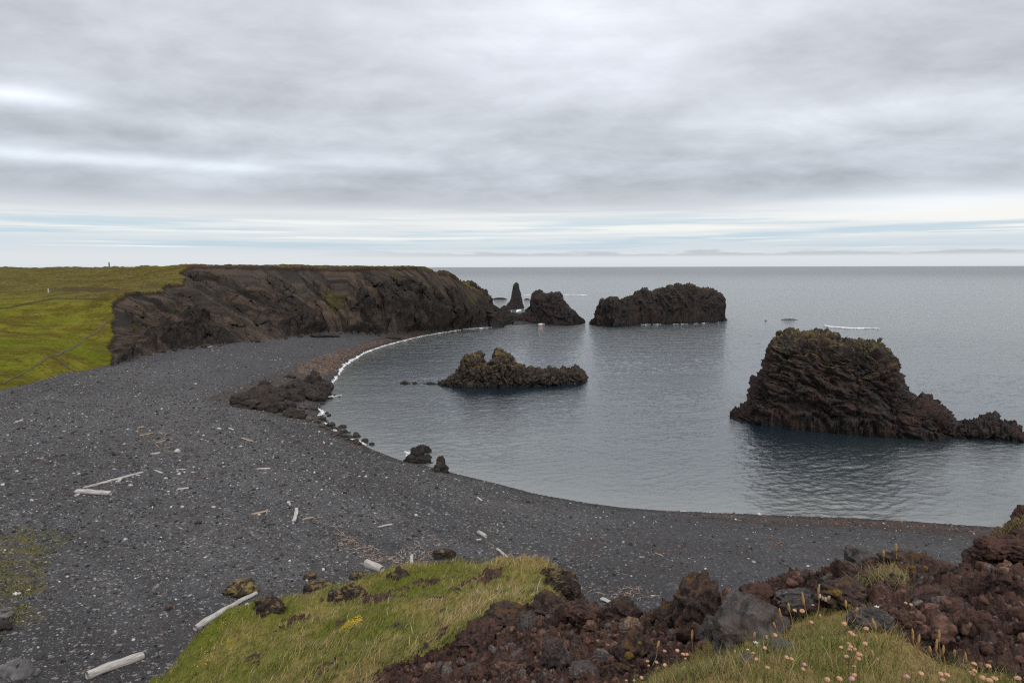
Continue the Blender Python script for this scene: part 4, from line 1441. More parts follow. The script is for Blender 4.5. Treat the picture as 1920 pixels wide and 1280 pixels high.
def surf(name, pts, w0, w1, label, seed, gaps=0.0):
    W = np.array([at_z(*p, 0.0) for p in pts])
    L = np.concatenate([[0], np.cumsum(np.linalg.norm(np.diff(W[:, :2], axis=0), axis=1))])
    dist = np.linalg.norm(W[:, :2], axis=1).mean()
    fs = dist / 2300.0
    n = int(min(14000, L[-1] * (w0 + w1) / 2 / (fs * fs * (7.0 if gaps else 4.0))))
    u = RNG.uniform(0, L[-1], n)
    X = np.interp(u, L, W[:, 0]); Y = np.interp(u, L, W[:, 1])
    A = np.stack([u * 0.3, np.full(n, seed * 1.7), np.zeros(n)], -1)
    wd = np.clip(w0 + (w1 - w0) * (0.5 + 1.1 * fbm(A, 4, seed)), 0.05, None) * np.sin(np.clip(u / L[-1], 0, 1) * math.pi)**0.35
    if gaps:
        wd = wd * sst(gaps - .15, gaps + .15, fbm(A * 0.9 + 40, 3, seed + 3) + 0.3)
    keep = wd > 0.06
    off = 0.45 * fbm(A * 1.3 + 9, 4, seed + 1) + wd * np.clip(RNG.normal(0, 0.28, n), -.6, .6)
    i_ = np.clip(np.searchsorted(L, u) - 1, 0, len(L) - 2)
    dxy = (W[i_ + 1] - W[i_])[:, :2]
    dxy /= np.linalg.norm(dxy, axis=1)[:, None]
    P = np.stack([X - dxy[:, 1] * off, Y + dxy[:, 0] * off, np.full(n, 0.05)], -1)[keep]
    z_ = beach_z(P[:, 0], P[:, 1])[0]
    P[:, 2] = np.maximum(P[:, 2], z_ + 0.03)
    n = len(P)
    s_ = RNG.lognormal(math.log(fs), .5, n)
    S = np.stack([s_ * 1.5, s_ * 1.1, np.clip(s_ * (.3 if w1 < 2 else .9), 0.015, .25)], -1)
    o = scatter(name, blob, P, S, np.stack([RNG.normal(0, .1, n), RNG.normal(0, .1, n), RNG.uniform(0, 6, n)], -1), np.full((n, 3), .7), M['foam'])
    tag(o, label, 'surf', kind='stuff')


surf('surf', [(606, 737), (622, 721), (632, 706), (640, 691), (655, 678.5), (680, 663.5), (710, 651.5), (745, 641.5), (790, 630.5), (830, 623.5), (870, 617.5), (905, 614.5)],
     0.12, 1.0, 'thin white line of surf breaking on the far left shore', 4)
surf('surf', [(594, 765), (604, 772), (602, 782), (610, 796), (624, 806), (640, 815), (655, 822), (675, 826), (690, 834)], 0.3, 1.1, 'broken white foam among the boulders of the left shore', 7, 0.25)
surf('surf', [(1168, 607.5), (1200, 608.5), (1250, 607.8), (1300, 606.8), (1350, 603.5)], 0.3, 1.1, 'white wash along the foot of the wide island', 9, 0.35)
surf('surf', [(1548, 610.5), (1556, 612.5), (1570, 614), (1585, 614.5), (1600, 615.8), (1622, 615.2), (1648, 616.5)], 0.7, 4.2, 'white breaker on open water behind the massive stack', 11)
surf('surf', [(1052, 553.5), (1070, 552.5), (1090, 553), (1100, 554)], 1.4, 3.5, 'distant white breaker behind the horned rock', 13)
surf('surf', [(980, 554), (998, 553.5)], 1.0, 2.0, 'distant white breaker right of the rock needle', 14)
surf('surf', [(952, 583), (962, 586), (975, 581)], 1.0, 2.5, 'white swirl at the foot of the rock needle', 15)
surf('surf', [(1000, 721), (1020, 720.5), (1050, 720), (1080, 719)], 0.1, 0.45, 'thin white wash at the right foot of the islet', 16, 0.2)
surf('surf', [(756, 847), (762, 852), (768, 860)], 0.3, 0.8, 'small splash of foam left of the small outcrop', 17)
surf('surf', [(612, 745), (630, 743), (640, 741)], 0.3, 0.8, 'foam around stones in front of the large outcrop', 18)
surf('surf', [(865, 617), (880, 616), (905, 614.5), (930, 613)], .5, 1.2, 'white wash at the foot of the headland crags', 19, .2)

# far objects
def post(px, py, hpx, wpx, label, mat, Y=None):
    p = hit(px, py) if Y is None else at_y(px, py, Y)
    d = np.linalg.norm(p - CAM)
    h, w = hpx / F * d, wpx / F * d / 2
    bm = bmesh.new()
    bmesh.ops.create_cone(bm, cap_ends=True, segments=8, radius1=w * 1.1, radius2=w * .85, depth=h + 0.6, matrix=Matrix.Translation((0, 0, (h - .6) / 2)))
    bmesh.ops.bevel(bm, geom=[e for e in bm.edges if all(v.co.z > h * .9 for v in e.verts)], offset=w * .3, segments=2, affect='EDGES')
    me = bpy.data.meshes.new('marker_post'); bm.to_mesh(me); bm.free()
    me.materials.append(mat)
    o = bpy.data.objects.new('marker_post', me); COL.objects.link(o)
    o.location = p
    tag(o, label, 'post')


post(205, 502, 9, 2.0, 'dark post standing alone on the skyline of the plateau', M['timber_post'], 226)
post(91, 549, 7, 2.2, 'short pale marker post standing on the turf plateau', M['pale_post'])

fp = at_z(1016, 608.5, 0.1)
root = bpy.data.objects.new('float', None); COL.objects.link(root); root.location = fp
tag(root, 'small white and orange float on the water below the horned rock', 'float')
for nm, sx, dx, mt in (('hull', 1.15, -0.2, 'white'), ('end_cap', 0.33, 0.45, 'orange')):
    V, Tt = ico(3)
    V = V * np.array([sx, .45, .34 if nm == 'hull' else .42]) + np.array([dx, -0.05 if nm == 'hull' else -0.3, 0.1])
    mk(nm, V, None, M[mt], True, parent=root, tris=Tt)


# paths on the plateau
def ribbon(name, pts, w, label):
    W = np.array([hit(*p) for p in pts])
    L = np.concatenate([[0], np.cumsum(np.linalg.norm(np.diff(W[:, :2], axis=0), axis=1))])
    n = int(L[-1] / 0.4)
    u = np.linspace(0, L[-1], n)
    X = np.interp(u, L, W[:, 0]); Y = np.interp(u, L, W[:, 1])
    k = np.ones(9) / 9
    Xs = np.convolve(np.pad(X, 4, 'edge'), k, 'valid'); Ys = np.convolve(np.pad(Y, 4, 'edge'), k, 'valid')
    tx, ty = np.gradient(Xs), np.gradient(Ys)
    l = np.hypot(tx, ty) + 1e-9; nx, ny = -ty / l, tx / l
    K = 5
    V = np.zeros((n, K, 3))
    ww = w * (1 + 0.5 * fbm(np.stack([u * .4, u * 0, u * 0], -1), 3, 4))
    for j in range(K):
        f = (j / (K - 1) - .5) * ww
        V[:, j, 0] = Xs + nx * f; V[:, j, 1] = Ys + ny * f
    x, y = V[..., 0].ravel(), V[..., 1].ravel()
    z, _, _ = base_terrain(x, y)
    P = np.stack([x, y, z], -1)
    hs = sst(13, 17, z)
    P[:, 2] += fbm(P * 0.12, 4, 14) * (0.10 + 0.22 * hs) + fbm(P * 0.8, 3, 15) * (0.04 + 0.10 * hs) + 0.06
    o = mk(name, P, grid_faces(n, K), M['path'], True)
    tag(o, label, kind='structure')


ribbon('path', [(202, 598), (192, 612), (180, 624), (160, 634), (140, 648), (120, 658), (103, 667)], 0.45, 'narrow trodden path climbing the green slope')
ribbon('path', [(103, 667), (112, 676), (125, 688), (138, 696)], 0.6, 'short dark branch of path leading down to the beach')
ribbon('path', [(103, 667), (80, 678), (50, 695), (20, 710), (2, 720)], 0.3, 'faint grassy track running left from the path fork')

# ------------------------------------------------------------------ foreground lava rubble
protS = [rock_arrays(2, 400 + k, planes=6, rough=0.22, fr=2.8) for k in range(8)]
protL = []
for k in range(8):
    V_, T_ = rock_arrays(3, 440 + k, planes=5, rough=0.26, fr=2.2)
    f1, f2, _ = worley(V_ * 3.2 + k * 5, 3)
    protL.append((V_ * (0.9 + 0.30 * (f2 - f1))[:, None], T_))


def w_lava(c, nr):
    px, py = project(c)
    r = np.linalg.norm(c - CAM, axis=1)
    return np.where((px > 350) & (px < 2100) & (py > 940) & (py < 1420) & (c[:, 1] > 1.5), 1.0, np.where((px > 0) & (px < 3200) & (c[:, 1] > .6) & (c[:, 1] < 16), 0.16, 0.0)) / r**1.6


for (nm, prt, cnt, mean, sg, mx, lab) in [('lava_rubble', protS, 14000, .021, .45, .06, 'fine red brown clinker rubble covering the near lava slope'),
                                         ('lava_chunks', protL, 820, .046, .42, .12, 'larger rough clinker chunks lying on the near lava slope')]:
    P, nn = surface_points('lava_ground', cnt, w_lava)
    r = np.linalg.norm(P - CAM, axis=1)
    sz = np.clip(RNG.lognormal(math.log(mean), sg, len(P)), 0.01, mx) * np.clip(r / 5, 0.7, 2.4)
    S = np.stack([sz, sz * RNG.uniform(.6, 1, len(P)), sz * RNG.uniform(.5, .9, len(P))], -1)
    b = RNG.uniform(.35, 1.6, (len(P), 1))
    tn = np.where(RNG.random((len(P), 1)) < 0.8, np.array([0.082, 0.046, 0.035]), np.array([0.075, 0.064, 0.06])) * b
    tan = RNG.random(len(P)) < .03
    tn[tan] = np.array([0.16, 0.105, 0.075])
    o = scatter(nm, prt, P, S, RNG.uniform(0, 6.3, (len(P), 3)), tn, M['rubble'])
    tag(o, lab, 'rubble', kind='stuff')

# individual larger rocks: px, py(base), width px, height ratio, forward distance or None, material, label
near = [
    (1312, 1152, 92, 0.95, None, 'lichen_lava', 'tall red brown lava knob crusted with white lichen'),
    (1262, 1168, 50, 0.7, None, 'lichen_lava', 'lichen topped lava lump left of the tall lava knob'),
    (1400, 1208, 128, 0.78, 4.9, 'grey_lava', 'large smooth grey lava boulder with folded ridges'),
    (1335, 1200, 54, 0.9, None, 'grey_lava', 'dark hollowed rock between the tall knob and the large grey boulder'),
    (1498, 1122, 60, 0.4, 6.4, 'grey_lava', 'flat topped grey brown block above the large grey boulder'),
    (1420, 1130, 56, 0.6, 6.6, 'lava', 'rusty crumbling block behind the large grey boulder'),
    (1505, 1145, 60, 0.5, 6.0, 'grey_lava', 'dark speckled slab above the seeding grass'),
    (1575, 1118, 80, 0.45, 5.6, 'lichen_lava', 'grey slab with orange moss on its lower edge'),
    (1590, 1090, 60, 0.6, 6.6, 'lava', 'purple brown block left of the dry grass tuft'),
    (1625, 1062, 70, 0.5, 7.0, 'grey_lava', 'pale topped slab on the crest behind the dry grass tuft'),
    (1715, 1085, 80, 0.75, 6.6, 'lichen_lava', 'mossy grey block right of the dry grass tuft'),
    (1772, 1112, 84, 0.7, 6.2, 'lava', 'big red brown block on the crest near the right edge'),
    (1760, 1145, 70, 0.6, 5.0, 'lava', 'dark red block under the crest above a shaded hollow'),
    (1840, 1120, 70, 0.7, 5.6, 'lichen_lava', 'block with orange and white lichen near the right edge'),
    (1890, 1140, 90, 0.9, 5.4, 'lava', 'dark rounded block at the right edge below the lichen block'),
    (1632, 1175, 60, 0.7, 3.7, 'grey_lava', 'dark rock with a yellow moss cap at the top of the turf'),
    (1820, 1195, 62, 0.85, 4.0, 'lava', 'rough rounded brown rock in the middle of the right rubble'),
    (1700, 1170, 40, 0.6, 4.3, 'lava', 'flat reddish rock below the pair of tall flowers'),
    (1465, 1225, 60, 0.45, 3.3, 'grey_lava', 'flat dark rock lying in the turf'),
    (1405, 1250, 40, 0.6, 3.0, 'grey_lava', 'small dark rock sunk in the turf at the bottom'),
    (1190, 1235, 70, 0.9, 6.6, 'lichen_lava', 'grey rock with white lichen and yellow moss on the lava slope'),
    (1165, 1262, 34, 0.7, 6.0, 'lichen_lava', 'small pale lichen covered rock below the mossy grey rock'),
    (1042, 1240, 44, 1.2, 7.8, 'grey_lava', 'blue grey folded rock standing in the red rubble'),
    (1095, 1262, 50, 0.35, 6.4, 'grey_lava', 'low smooth dark slab near the bottom of the lava slope'),
    (885, 1260, 34, 0.6, 9.5, 'grey_lava', 'pale grey block at the lower left of the lava slope'),
    (1025, 1152, 58, 0.8, 12.0, 'lichen_lava', 'rounded lava hump on the crest of the slope'),
    (950, 1170, 74, 0.6, 12.4, 'lichen_lava', 'broad lava hump at the left of the crest'),
    (1170, 1158, 58, 0.75, 9.6, 'lichen_lava', 'lava knob with orange lichen below the squared beam'),
    (905, 1210, 70, 0.7, 11.6, 'lava', 'dark craggy block where lava meets the grass'),
    (1095, 1150, 60, .5, 10.5, 'lava', 'low lava lump between the rounded hump and the orange lichen knob'),
]
for k, (x, y, w, hr, Y, mt, lab) in enumerate(near):
    p = hit(x, y) if Y is None else at_y(x, y, Y)
    d = np.linalg.norm(p - CAM)
    wm = w / F * d
    z = T1(p[0], p[1])
    V, Tt = rock_arrays(5, 900 + k * 3, planes=10 if mt == 'grey_lava' else 7, rough=0.17 if mt == 'grey_lava' else 0.22, fr=1.9)
    f1, f2, _ = worley(V * (2.2 if mt == 'lava' else 1.4) + k, 7)
    g1, g2, _ = worley(V * 6 + k, 17)
    V = V * (1 + (0.16 if mt == 'lava' else 0.07) * (f2 - f1) + (0.07 if mt == 'lava' else 0.02) * (g2 - g1) + 0.03 * fbm(V * 9, 3, k))[:, None]
    V = V * np.array([wm, wm * .8, wm * hr]) * 0.56
    o = mk('lava_rock', V, None, M[mt], True, tris=Tt)
    o.location = (p[0], p[1], p[2] + wm * hr * 0.17)
    o.rotation_euler = (rs.uniform(-.15, .15), rs.uniform(-.15, .15), rs.uniform(0, 6))
    tag(o, lab, 'rock')

MOSSY = rock_mat('mossy_rock', (0.014, 0.010, 0.009), (0.048, 0.033, 0.027), (0.10, 0.075, 0.058), 3.0, moss=(0.20, 0.145, 0.05), moss_lo=.6, moss_z=(0, 1), wet=False, bumpd=.06, crack=0)
HUM = rock_mat('grassy_rock', (0.02, 0.014, 0.012), (0.05, 0.036, 0.028), (0.10, 0.07, 0.05), 2.0, moss=(0.24, 0.18, 0.055), moss_lo=.0, moss_z=(0, 1), wet=False, bumpd=.06, crack=0)
# right edge outcrop
cluster('rock_outcrop', 'red brown lava outcrop with dry grass at the right edge above the shingle', 'outcrop',
        [(1885, 1030, 44, .7), (1912, 1020, 40, .8), (1862, 1058, 46, .6), (1900, 1075, 56, .6), (1838, 1078, 34, .5), (1855, 1095, 40, .6),
         (1880, 1110, 50, .5), (1818, 1072, 22, .5), (1915, 1050, 40, .6)], M['lava'], 210, 5, rough=.22, yr=(10.0, 11.0))
cluster('rock_outcrop', 'mossy dark rock nose at the right end of the grassy mound', 'outcrop',
        [(1045, 1085, 34, .9), (1065, 1090, 34, 1.1), (1075, 1100, 30, 1.3), (1055, 1110, 40, 1.1), (1068, 1118, 34, .9), (1040, 1100, 36, 1.0), (1082, 1112, 22, 1.0), (1030, 1078, 26, .7)],
        MOSSY, 230, 5, rough=.22, yr=(25.4, 26.6))
for k, (x, y, w, hr, lab) in enumerate([
        (505, 1143, 46, .8, 'dark lava lump sticking out of the grass right of the long log'),
        (452, 1108, 48, .6, 'round hummock of dark rock under dry grass beside the shingle'),
        (600, 1108, 50, .55, 'lava ledge along the upper edge of the grass'),
        (640, 1122, 44, .5, 'low lava ledge below the upper grass edge'),
        (662, 1118, 40, .9, 'craggy brown lump on the grass below the thick stump'),
        (748, 1085, 38, .8, 'dark crag at the left end of the mound crest'),
        (672, 1082, 30, .4, 'flat dark slab just left of the thick stump'),
        (582, 1082, 22, .5, 'rusty stone on the shingle above the lava ledge'),
        (852, 1112, 26, .6, 'small dark rock alone high on the grassy mound'),
        (820, 1130, 40, .3, 'thin lava rib breaking through the grassy mound'),
        (832, 1042, 34, .6, 'dark stone on the shingle just behind the mound crest')]):
    cluster('lava_rock', lab, 'rock', [(x, y, w, hr), (x - w * .24, y + 2, w * .6, hr), (x + w * .25, y + 1, w * .6, hr * .9)], HUM if 'hummock' in lab else MOSSY, 700 + k * 9, 4, rough=.25, yr='first')


# ------------------------------------------------------------------ grass
def blades(name, P, H, W, lean, tint, label, seg=3, azim=None):
    n = len(P)
    a = RNG.uniform(0, 2 * math.pi, n) if azim is None else azim
    fx = np.stack([np.cos(a), np.sin(a), np.zeros(n)], -1)      # lean direction
    b = RNG.uniform(0, 2 * math.pi, n)
    sd = np.stack([np.cos(b), np.sin(b), np.zeros(n)], -1)
    rows = []
    for k in range(seg):
        t = k / seg
        c = P + np.array([0, 0, 1]) * (H * (t - 0.25 * lean * t * t))[:, None] + fx * (H * lean * t * t)[:, None]
        w = (W * (1 - t * 0.75) * 0.5)[:, None]
        rows.append(c - sd * w); rows.append(c + sd * w)
    tip = P + np.array([0, 0, 1]) * (H * (1 - 0.25 * lean))[:, None] + fx * (H * lean)[:, None]
    rows.append(tip)
    V = np.stack(rows, 1)
    m = V.shape[1]
    q = []
    for k in range(seg - 1):
        q.append([2 * k, 2 * k + 1, 2 * k + 3, 2 * k + 2])
    q = np.array(q)
    off = (np.arange(n) * m)[:, None, None]
    Q = (q[None] + off).reshape(-1, 4)
    Tt = (np.array([[2 * seg - 2, 2 * seg - 1, 2 * seg]])[None] + off).reshape(-1, 3)
    o = mk(name, V.reshape(-1, 3), Q, M['blade'], True, dict(tint=np.repeat(tint, m, 0)), tris=Tt)
    tag(o, label, 'grass', kind='stuff')
    return o


def w_near(c, nr):
    px, py = project(c)
    r = np.linalg.norm(c - CAM, axis=1)
    return np.where((r < 9) & (px > 900) & (px < 2100) & (py > 1000) & (py < 1500) & (c[:, 1] > 1), 1.0, 0.0) / r**1.2


P, nn = surface_points('grassy_hill', 26000, w_near)
n = len(P)
cl = fbm(P * 4.0, 3, 5)
H = np.clip(RNG.normal(0.06, 0.03, n) + 0.04 * cl, 0.02, 0.17)
gcol = np.where((RNG.random(n) + 0.9 * cl > 0.55)[:, None], np.array([0.125, 0.145, 0.028]), np.array([0.27, 0.20, 0.09])) * RNG.uniform(.55, 1.35, (n, 1))
blades('grass', P - np.array([0, 0, .01]), H, np.full(n, .0032), RNG.uniform(.2, .95, n), gcol, 'short green and straw coloured turf grass in the near foreground', 3)


def w_mound(c, nr):
    px, py = project(c)
    r = np.linalg.norm(c - CAM, axis=1)
    return np.where((r > 9) & (px > 150) & (px < 1200) & (py > 1040) & (py < 1400), 1.0, 0.0) / r**0.5


P, nn = surface_points('grassy_hill', 60000, w_mound)
n = len(P)
px, py = project(P)
cl = fbm(P * 0.5, 3, 5)
dryf = sst(700, 1000, px) * .7 + sst(1180, 1280, py) * .5 * sst(350, 600, px)
isdry = RNG.random(n) < (0.20 + 0.6 * dryf + 0.9 * cl)
gcol = np.where(isdry[:, None], np.array([0.33, 0.24, 0.11]), np.array([0.135, 0.14, 0.026])) * RNG.uniform(.6, 1.3, (n, 1))
wf = RNG.random(n) < 0.012 + 0.05 * dryf * sst(0, .3, fbm(P * 1.1, 2, 77))
gcol[wf] = np.array([0.42, 0.36, 0.28])
H = RNG.uniform(.08, .26, n) * (1 + .8 * sst(.1, .5, fbm(P * 1.2, 2, 12)))
blades('grass', P - np.array([0, 0, .02]), H, RNG.uniform(.015, .03, n), RNG.uniform(.5, 1.1, n), gcol, 'wind combed grass covering the mound below the viewpoint', 2,
       azim=RNG.normal(0.6, .7, n))
# green rosettes / yellow flower patch
pts = drape(poly_points([(640, 1190), (650, 1178), (664, 1168), (680, 1166), (678, 1176), (660, 1190), (645, 1194)], 240))
for q in range(len(pts)):
    pts[q, 2] = T1(pts[q, 0], pts[q, 1]) + 0.12 + RNG.uniform(0, .12)
hpt = np.array([hit(x, y) for x, y in poly_points([(641, 1190), (650, 1178), (664, 1168), (680, 1166), (678, 1176), (660, 1190), (646, 1194)], 260)])
hpt[:, 2] += RNG.uniform(.08, .28, len(hpt))
s = RNG.uniform(.02, .045, (len(hpt), 1))
o = scatter('yellow_flowers', peb, hpt, np.hstack([s, s, s * .5]), RNG.uniform(0, 6, (len(hpt), 3)), np.array([0.55, 0.38, 0.01]) * RNG.uniform(.7, 1.2, (len(hpt), 1)), M['weed'])
tag(o, 'patch of bright yellow flowers on the grassy slope', 'flowers', kind='stuff')
hpt = np.array([hit(x, y) for x, y in poly_points([(360, 1250), (380, 1190), (440, 1150), (470, 1170), (440, 1220), (380, 1262)], 70)])
hpt[:, 2] += RNG.uniform(.1, .2, len(hpt))
s = RNG.uniform(.012, .03, (len(hpt), 1))
o = scatter('yellow_flowers', peb, hpt, np.hstack([s, s, s * .5]), RNG.uniform(0, 6, (len(hpt), 3)), np.array([0.5, 0.40, 0.01]) * RNG.uniform(.7, 1.2, (len(hpt), 1)), M['weed'])
tag(o, 'tiny yellow flowers dotted over the green grass right of the thick log', 'flowers', kind='stuff')
# turf plants creeping over the beach at the left edge
hpt = drape(poly_points([(-20, 980), (40, 985), (100, 990), (140, 1000), (110, 1040), (70, 1090), (50, 1150), (20, 1180), (-20, 1200)], 4200))
kk = fbm(hpt * np.array([.7, .7, 0]), 3, 44) + RNG.normal(0, .12, len(hpt))
hpt = hpt[kk > -.06]
gcol = np.where(RNG.random((len(hpt), 1)) < .55, np.array([.10, .12, .015]), np.array([.19, .155, .06])) * RNG.uniform(.6, 1.3, (len(hpt), 1))
blades('grass', hpt, RNG.uniform(.06, .15, len(hpt)), RNG.uniform(.03, .06, len(hpt)), RNG.uniform(.5, 1, len(hpt)), gcol, 'sparse yellow green plants creeping over the shingle at the left edge', 2)
# dry tuft on the crest and on the right outcrop
tp = []
for (cx, cy, rx, ry, n_) in [(1670, 1086, 52, 16, 1300), (1600, 1100, 30, 8, 150), (1690, 1108, 20, 8, 120)]:
    for _ in range(n_):
        tp.append(hit(RNG.normal(cx, rx * .5), RNG.normal(cy, ry * .5)))
tp = np.array(tp) - np.array([0, 0, 0.01])
gcol = np.where(RNG.random((len(tp), 1)) < .8, np.array([.26, .19, .10]), np.array([.12, .15, .03])) * RNG.uniform(.6, 1.3, (len(tp), 1))
blades('grass', tp, RNG.uniform(.06, .17, len(tp)), np.full(len(tp), .005), RNG.uniform(.3, 1.1, len(tp)), gcol, 'dry straw coloured grass tuft between blocks on the lava crest', 3)
tp = np.array([hit(x, y) for x, y in poly_points([(1835, 1040), (1870, 1012), (1920, 985), (1925, 1000), (1880, 1025), (1850, 1040)], 500)])
gcol = np.array([.20, .15, .065]) * RNG.uniform(.6, 1.3, (len(tp), 1))
blades('grass', tp + np.array([0, 0, .12]), RNG.uniform(.08, .2, len(tp)), np.full(len(tp), .014), RNG.uniform(.3, 1.1, len(tp)), gcol, 'dry grass on top of the right edge outcrop', 3)


# ------------------------------------------------------------------ flowers
def tube(P0, P1, r0, r1, bend=0.0, ns=7, nc=5):
    P0, P1 = np.array(P0, float), np.array(P1, float)
    V = []
    ang = np.linspace(0, 2 * math.pi, nc, endpoint=False)
    for i in range(ns):
        t = i / (ns - 1)
        c = P0 * (1 - t) + P1 * t + np.array([bend * math.sin(t * math.pi), 0, 0])
        r_ = r0 * (1 - t) + r1 * t
        V.append(c + np.stack([np.cos(ang) * r_, np.sin(ang) * r_, 0 * ang], -1))
    return np.vstack(V), grid_faces(ns, nc, wrap=True)


def flower_proto(kind, seed):
    root = bpy.data.objects.new('thrift_flower', None); COL.objects.link(root)
    V, Fq = tube((0, 0, -1), (0, 0, 0), .06, .05, 0.06)
    st = mk('stem', V * np.array([.016, .016, 1]) * 1.0, Fq, M['stem'], True, parent=root)
    V, Tt = ico(4)
    f1, f2, _ = worley(V * 4.5 + seed, seed)
    V = V * (1 + 0.28 * (f2 - f1) - .1)[:, None] * np.array([1, 1, .72])
    V[:, 2] = np.where(V[:, 2] < 0, V[:, 2] * .6, V[:, 2])
    hd = mk('flower_head', V, None, M['head' if kind == 0 else 'pink'], True, parent=root, tris=Tt)
    return root, st, hd


protoA = flower_proto(0, 3)
protoB = flower_proto(1, 5)
fl = [(1246, 1220, 8, 0), (1270, 1219, 9, 0), (1214, 1239, 8, 0), (1231, 1241, 8, 0), (1246, 1246, 9, 0), (1216, 1247, 6, 0), (1281, 1226, 9, 0), (1288, 1226, 8, 0), (1285, 1234, 6, 0),
      (1490, 1144, 9, 0), (1504, 1145, 11, 0), (1521, 1166, 9, 0), (1453, 1190, 10, 0), (1412, 1224, 8, 0), (1418, 1235, 9, 0), (1428, 1231, 8, 0), (1434, 1214, 9, 0),
      (1475, 1232, 10, 0), (1484, 1235, 10, 0), (1439, 1251, 10, 0), (1506, 1254, 10, 0), (1551, 1273, 12, 0), (1574, 1272, 13, 0),
      (1583, 1169, 11, 0), (1624, 1178, 11, 0), (1594, 1185, 10, 0), (1599, 1189, 10, 0), (1592, 1206, 9, 0), (1577, 1213, 9, 0), (1595, 1212, 10, 0), (1602, 1217, 10, 0), (1593, 1217, 10, 0),
      (1585, 1222, 7, 0), (1587, 1230, 10, 0), (1609, 1226, 10, 0), (1613, 1227, 10, 0), (1610, 1234, 10, 0), (1622, 1206, 11, 0), (1601, 1249, 9, 0), (1602, 1265, 11, 0),
      (1698, 1130, 7, 0), (1708, 1133, 7, 0), (1727, 1262, 12, 0), (1764, 1263, 11, 0), (1776, 1265, 13, 0), (1767, 1273, 12, 0), (1826, 1244, 12, 0), (1853, 1248, 12, 0),
      (1822, 1262, 13, 0), (1827, 1257, 11, 0), (1842, 1270, 13, 0), (1855, 1275, 14, 0), (1865, 1272, 14, 0), (1908, 1271, 14, 0), (1203, 1270, 9, 0), (1174, 1275, 6, 0), (1189, 1275, 6, 0),
      (1508, 1245, 9, 1), (1530, 1270, 9, 1), (1597, 1272, 13, 1), (1700, 1268, 13, 1), (1605, 1191, 7, 1), (1524, 1134, 6, 1), (1397, 1231, 7, 1), (1560, 1196, 7, 1)]
GD = 'dried thrift flower heads in the near turf'
for i, (x, y, w, kd) in enumerate(fl):
    pr = protoA if kd == 0 else protoB
    if (kd == 0 and i == 0) or (kd == 1 and i == 57):
        rt, st, hd = pr
    else:
        rt = pr[0].copy(); COL.objects.link(rt)
        st = pr[1].copy(); hd = pr[2].copy()
        for c in (st, hd):
            COL.objects.link(c); c.parent = rt
    size = 0.0175 * random.Random(i).uniform(.95, 1.15)   # head diameter in metres
    Y = F * size / w
    Y = min(max(Y, 1.8), 4.6)
    if y < 1140 and x > 1600:
        Y = 3.6
    head = at_y(x, y, Y)
    gz = T1(head[0], head[1])
    while head[2] - gz > 0.2 and Y < 9:
        Y *= 1.04
        head = at_y(x, y, Y)
        gz = T1(head[0], head[1])
    L = min(max(head[2] - gz, 0.05), 0.28)
    rt.location = (head[0], head[1], head[2] - L)
    s = w / F * Y * 0.5 * 0.95
    hd.location = (0, 0, L); hd.scale = (s, s, s); hd.rotation_euler = (rs.uniform(-.3, .3), rs.uniform(-.3, .3), rs.uniform(0, 6))
    st.location = (0, 0, L); st.scale = (1, 1, L + 0.03)
    if kd == 0:
        tag(rt, 'dried peach coloured thrift head on a thin stem in the near turf', 'flower', GD)
    else:
        tag(rt, 'pink thrift flower still in bloom in the near turf', 'flower', 'pink thrift flowers in the near turf')

# seeding grass stalks: top px, top py, bottom px, bottom py, distance
stk = [(1504, 1110, 1515, 1180, 3.6), (1478, 1130, 1484, 1175, 3.6), (1536, 1095, 1530, 1150, 3.7), (1586, 1124, 1587, 1165, 3.6), (1608, 1138, 1598, 1160, 3.6), (1538, 1150, 1536, 1175, 3.5),
       (1636, 1158, 1642, 1200, 3.3), (1642, 1190, 1650, 1245, 3.0), (1661, 1185, 1658, 1215, 3.3), (1711, 1178, 1714, 1245, 3.0), (1724, 1188, 1716, 1245, 3.0), (1761, 1180, 1758, 1250, 3.0),
       (1757, 1198, 1752, 1260, 2.9), (1769, 1208, 1766, 1255, 2.9), (1743, 1210, 1749, 1250, 3.0), (1790, 1217, 1791, 1265, 3.0), (1810, 1222, 1816, 1275, 2.8), (1725, 1222, 1727, 1250, 3.0),
       (1298, 1180, 1296, 1240, 5.0), (1236, 1200, 1224, 1240, 5.0), (1415, 1184, 1412, 1215, 4.0), (1680, 1018, 1679, 1065, 6.6), (1657, 1030, 1655, 1068, 6.6), (1635, 1217, 1640, 1270, 2.8),
       (1640, 1165, 1645, 1215, 3.2), (1461, 1140, 1470, 1190, 3.8), (1450, 1165, 1463, 1200, 3.8), (1378, 1217, 1377, 1245, 3.2)]
for i, (x0, y0, x1, y1, Y) in enumerate(stk):
    a, b = at_y(x0, y0, Y), at_y(x1, y1 + 6, Y)
    root = bpy.data.objects.new('grass_stalk', None); COL.objects.link(root); root.location = b
    a = a - b
    wp_ = Y / F
    V, Fq = tube((0, 0, 0), a * .72, wp_ * .75, wp_ * .55, bend=0.01)
    mk('stem', V, Fq, M['straw'], True, parent=root)
    Vh, Tt = ico(2)
    ln = np.linalg.norm(a) * .17
    Vh = Vh * np.array([wp_ * 2.5, wp_ * 2.5, ln])
    Vh = Vh * (1 + .25 * perlin(Vh * 150 + i, 3))[:, None]
    dr = a / np.linalg.norm(a)
    Vh = Vh[:, :1] * np.array([1, 0, 0]) + Vh[:, 1:2] * np.array([0, 1, 0]) + Vh[:, 2:3] * dr + a * .84
    mk('seed_head', Vh, None, M['straw'], True, parent=root, tris=Tt)
    tag(root, 'tall straw coloured grass stalk with a narrow seed head', 'grass stalk', 'seeding grass stalks over the near turf and lava')

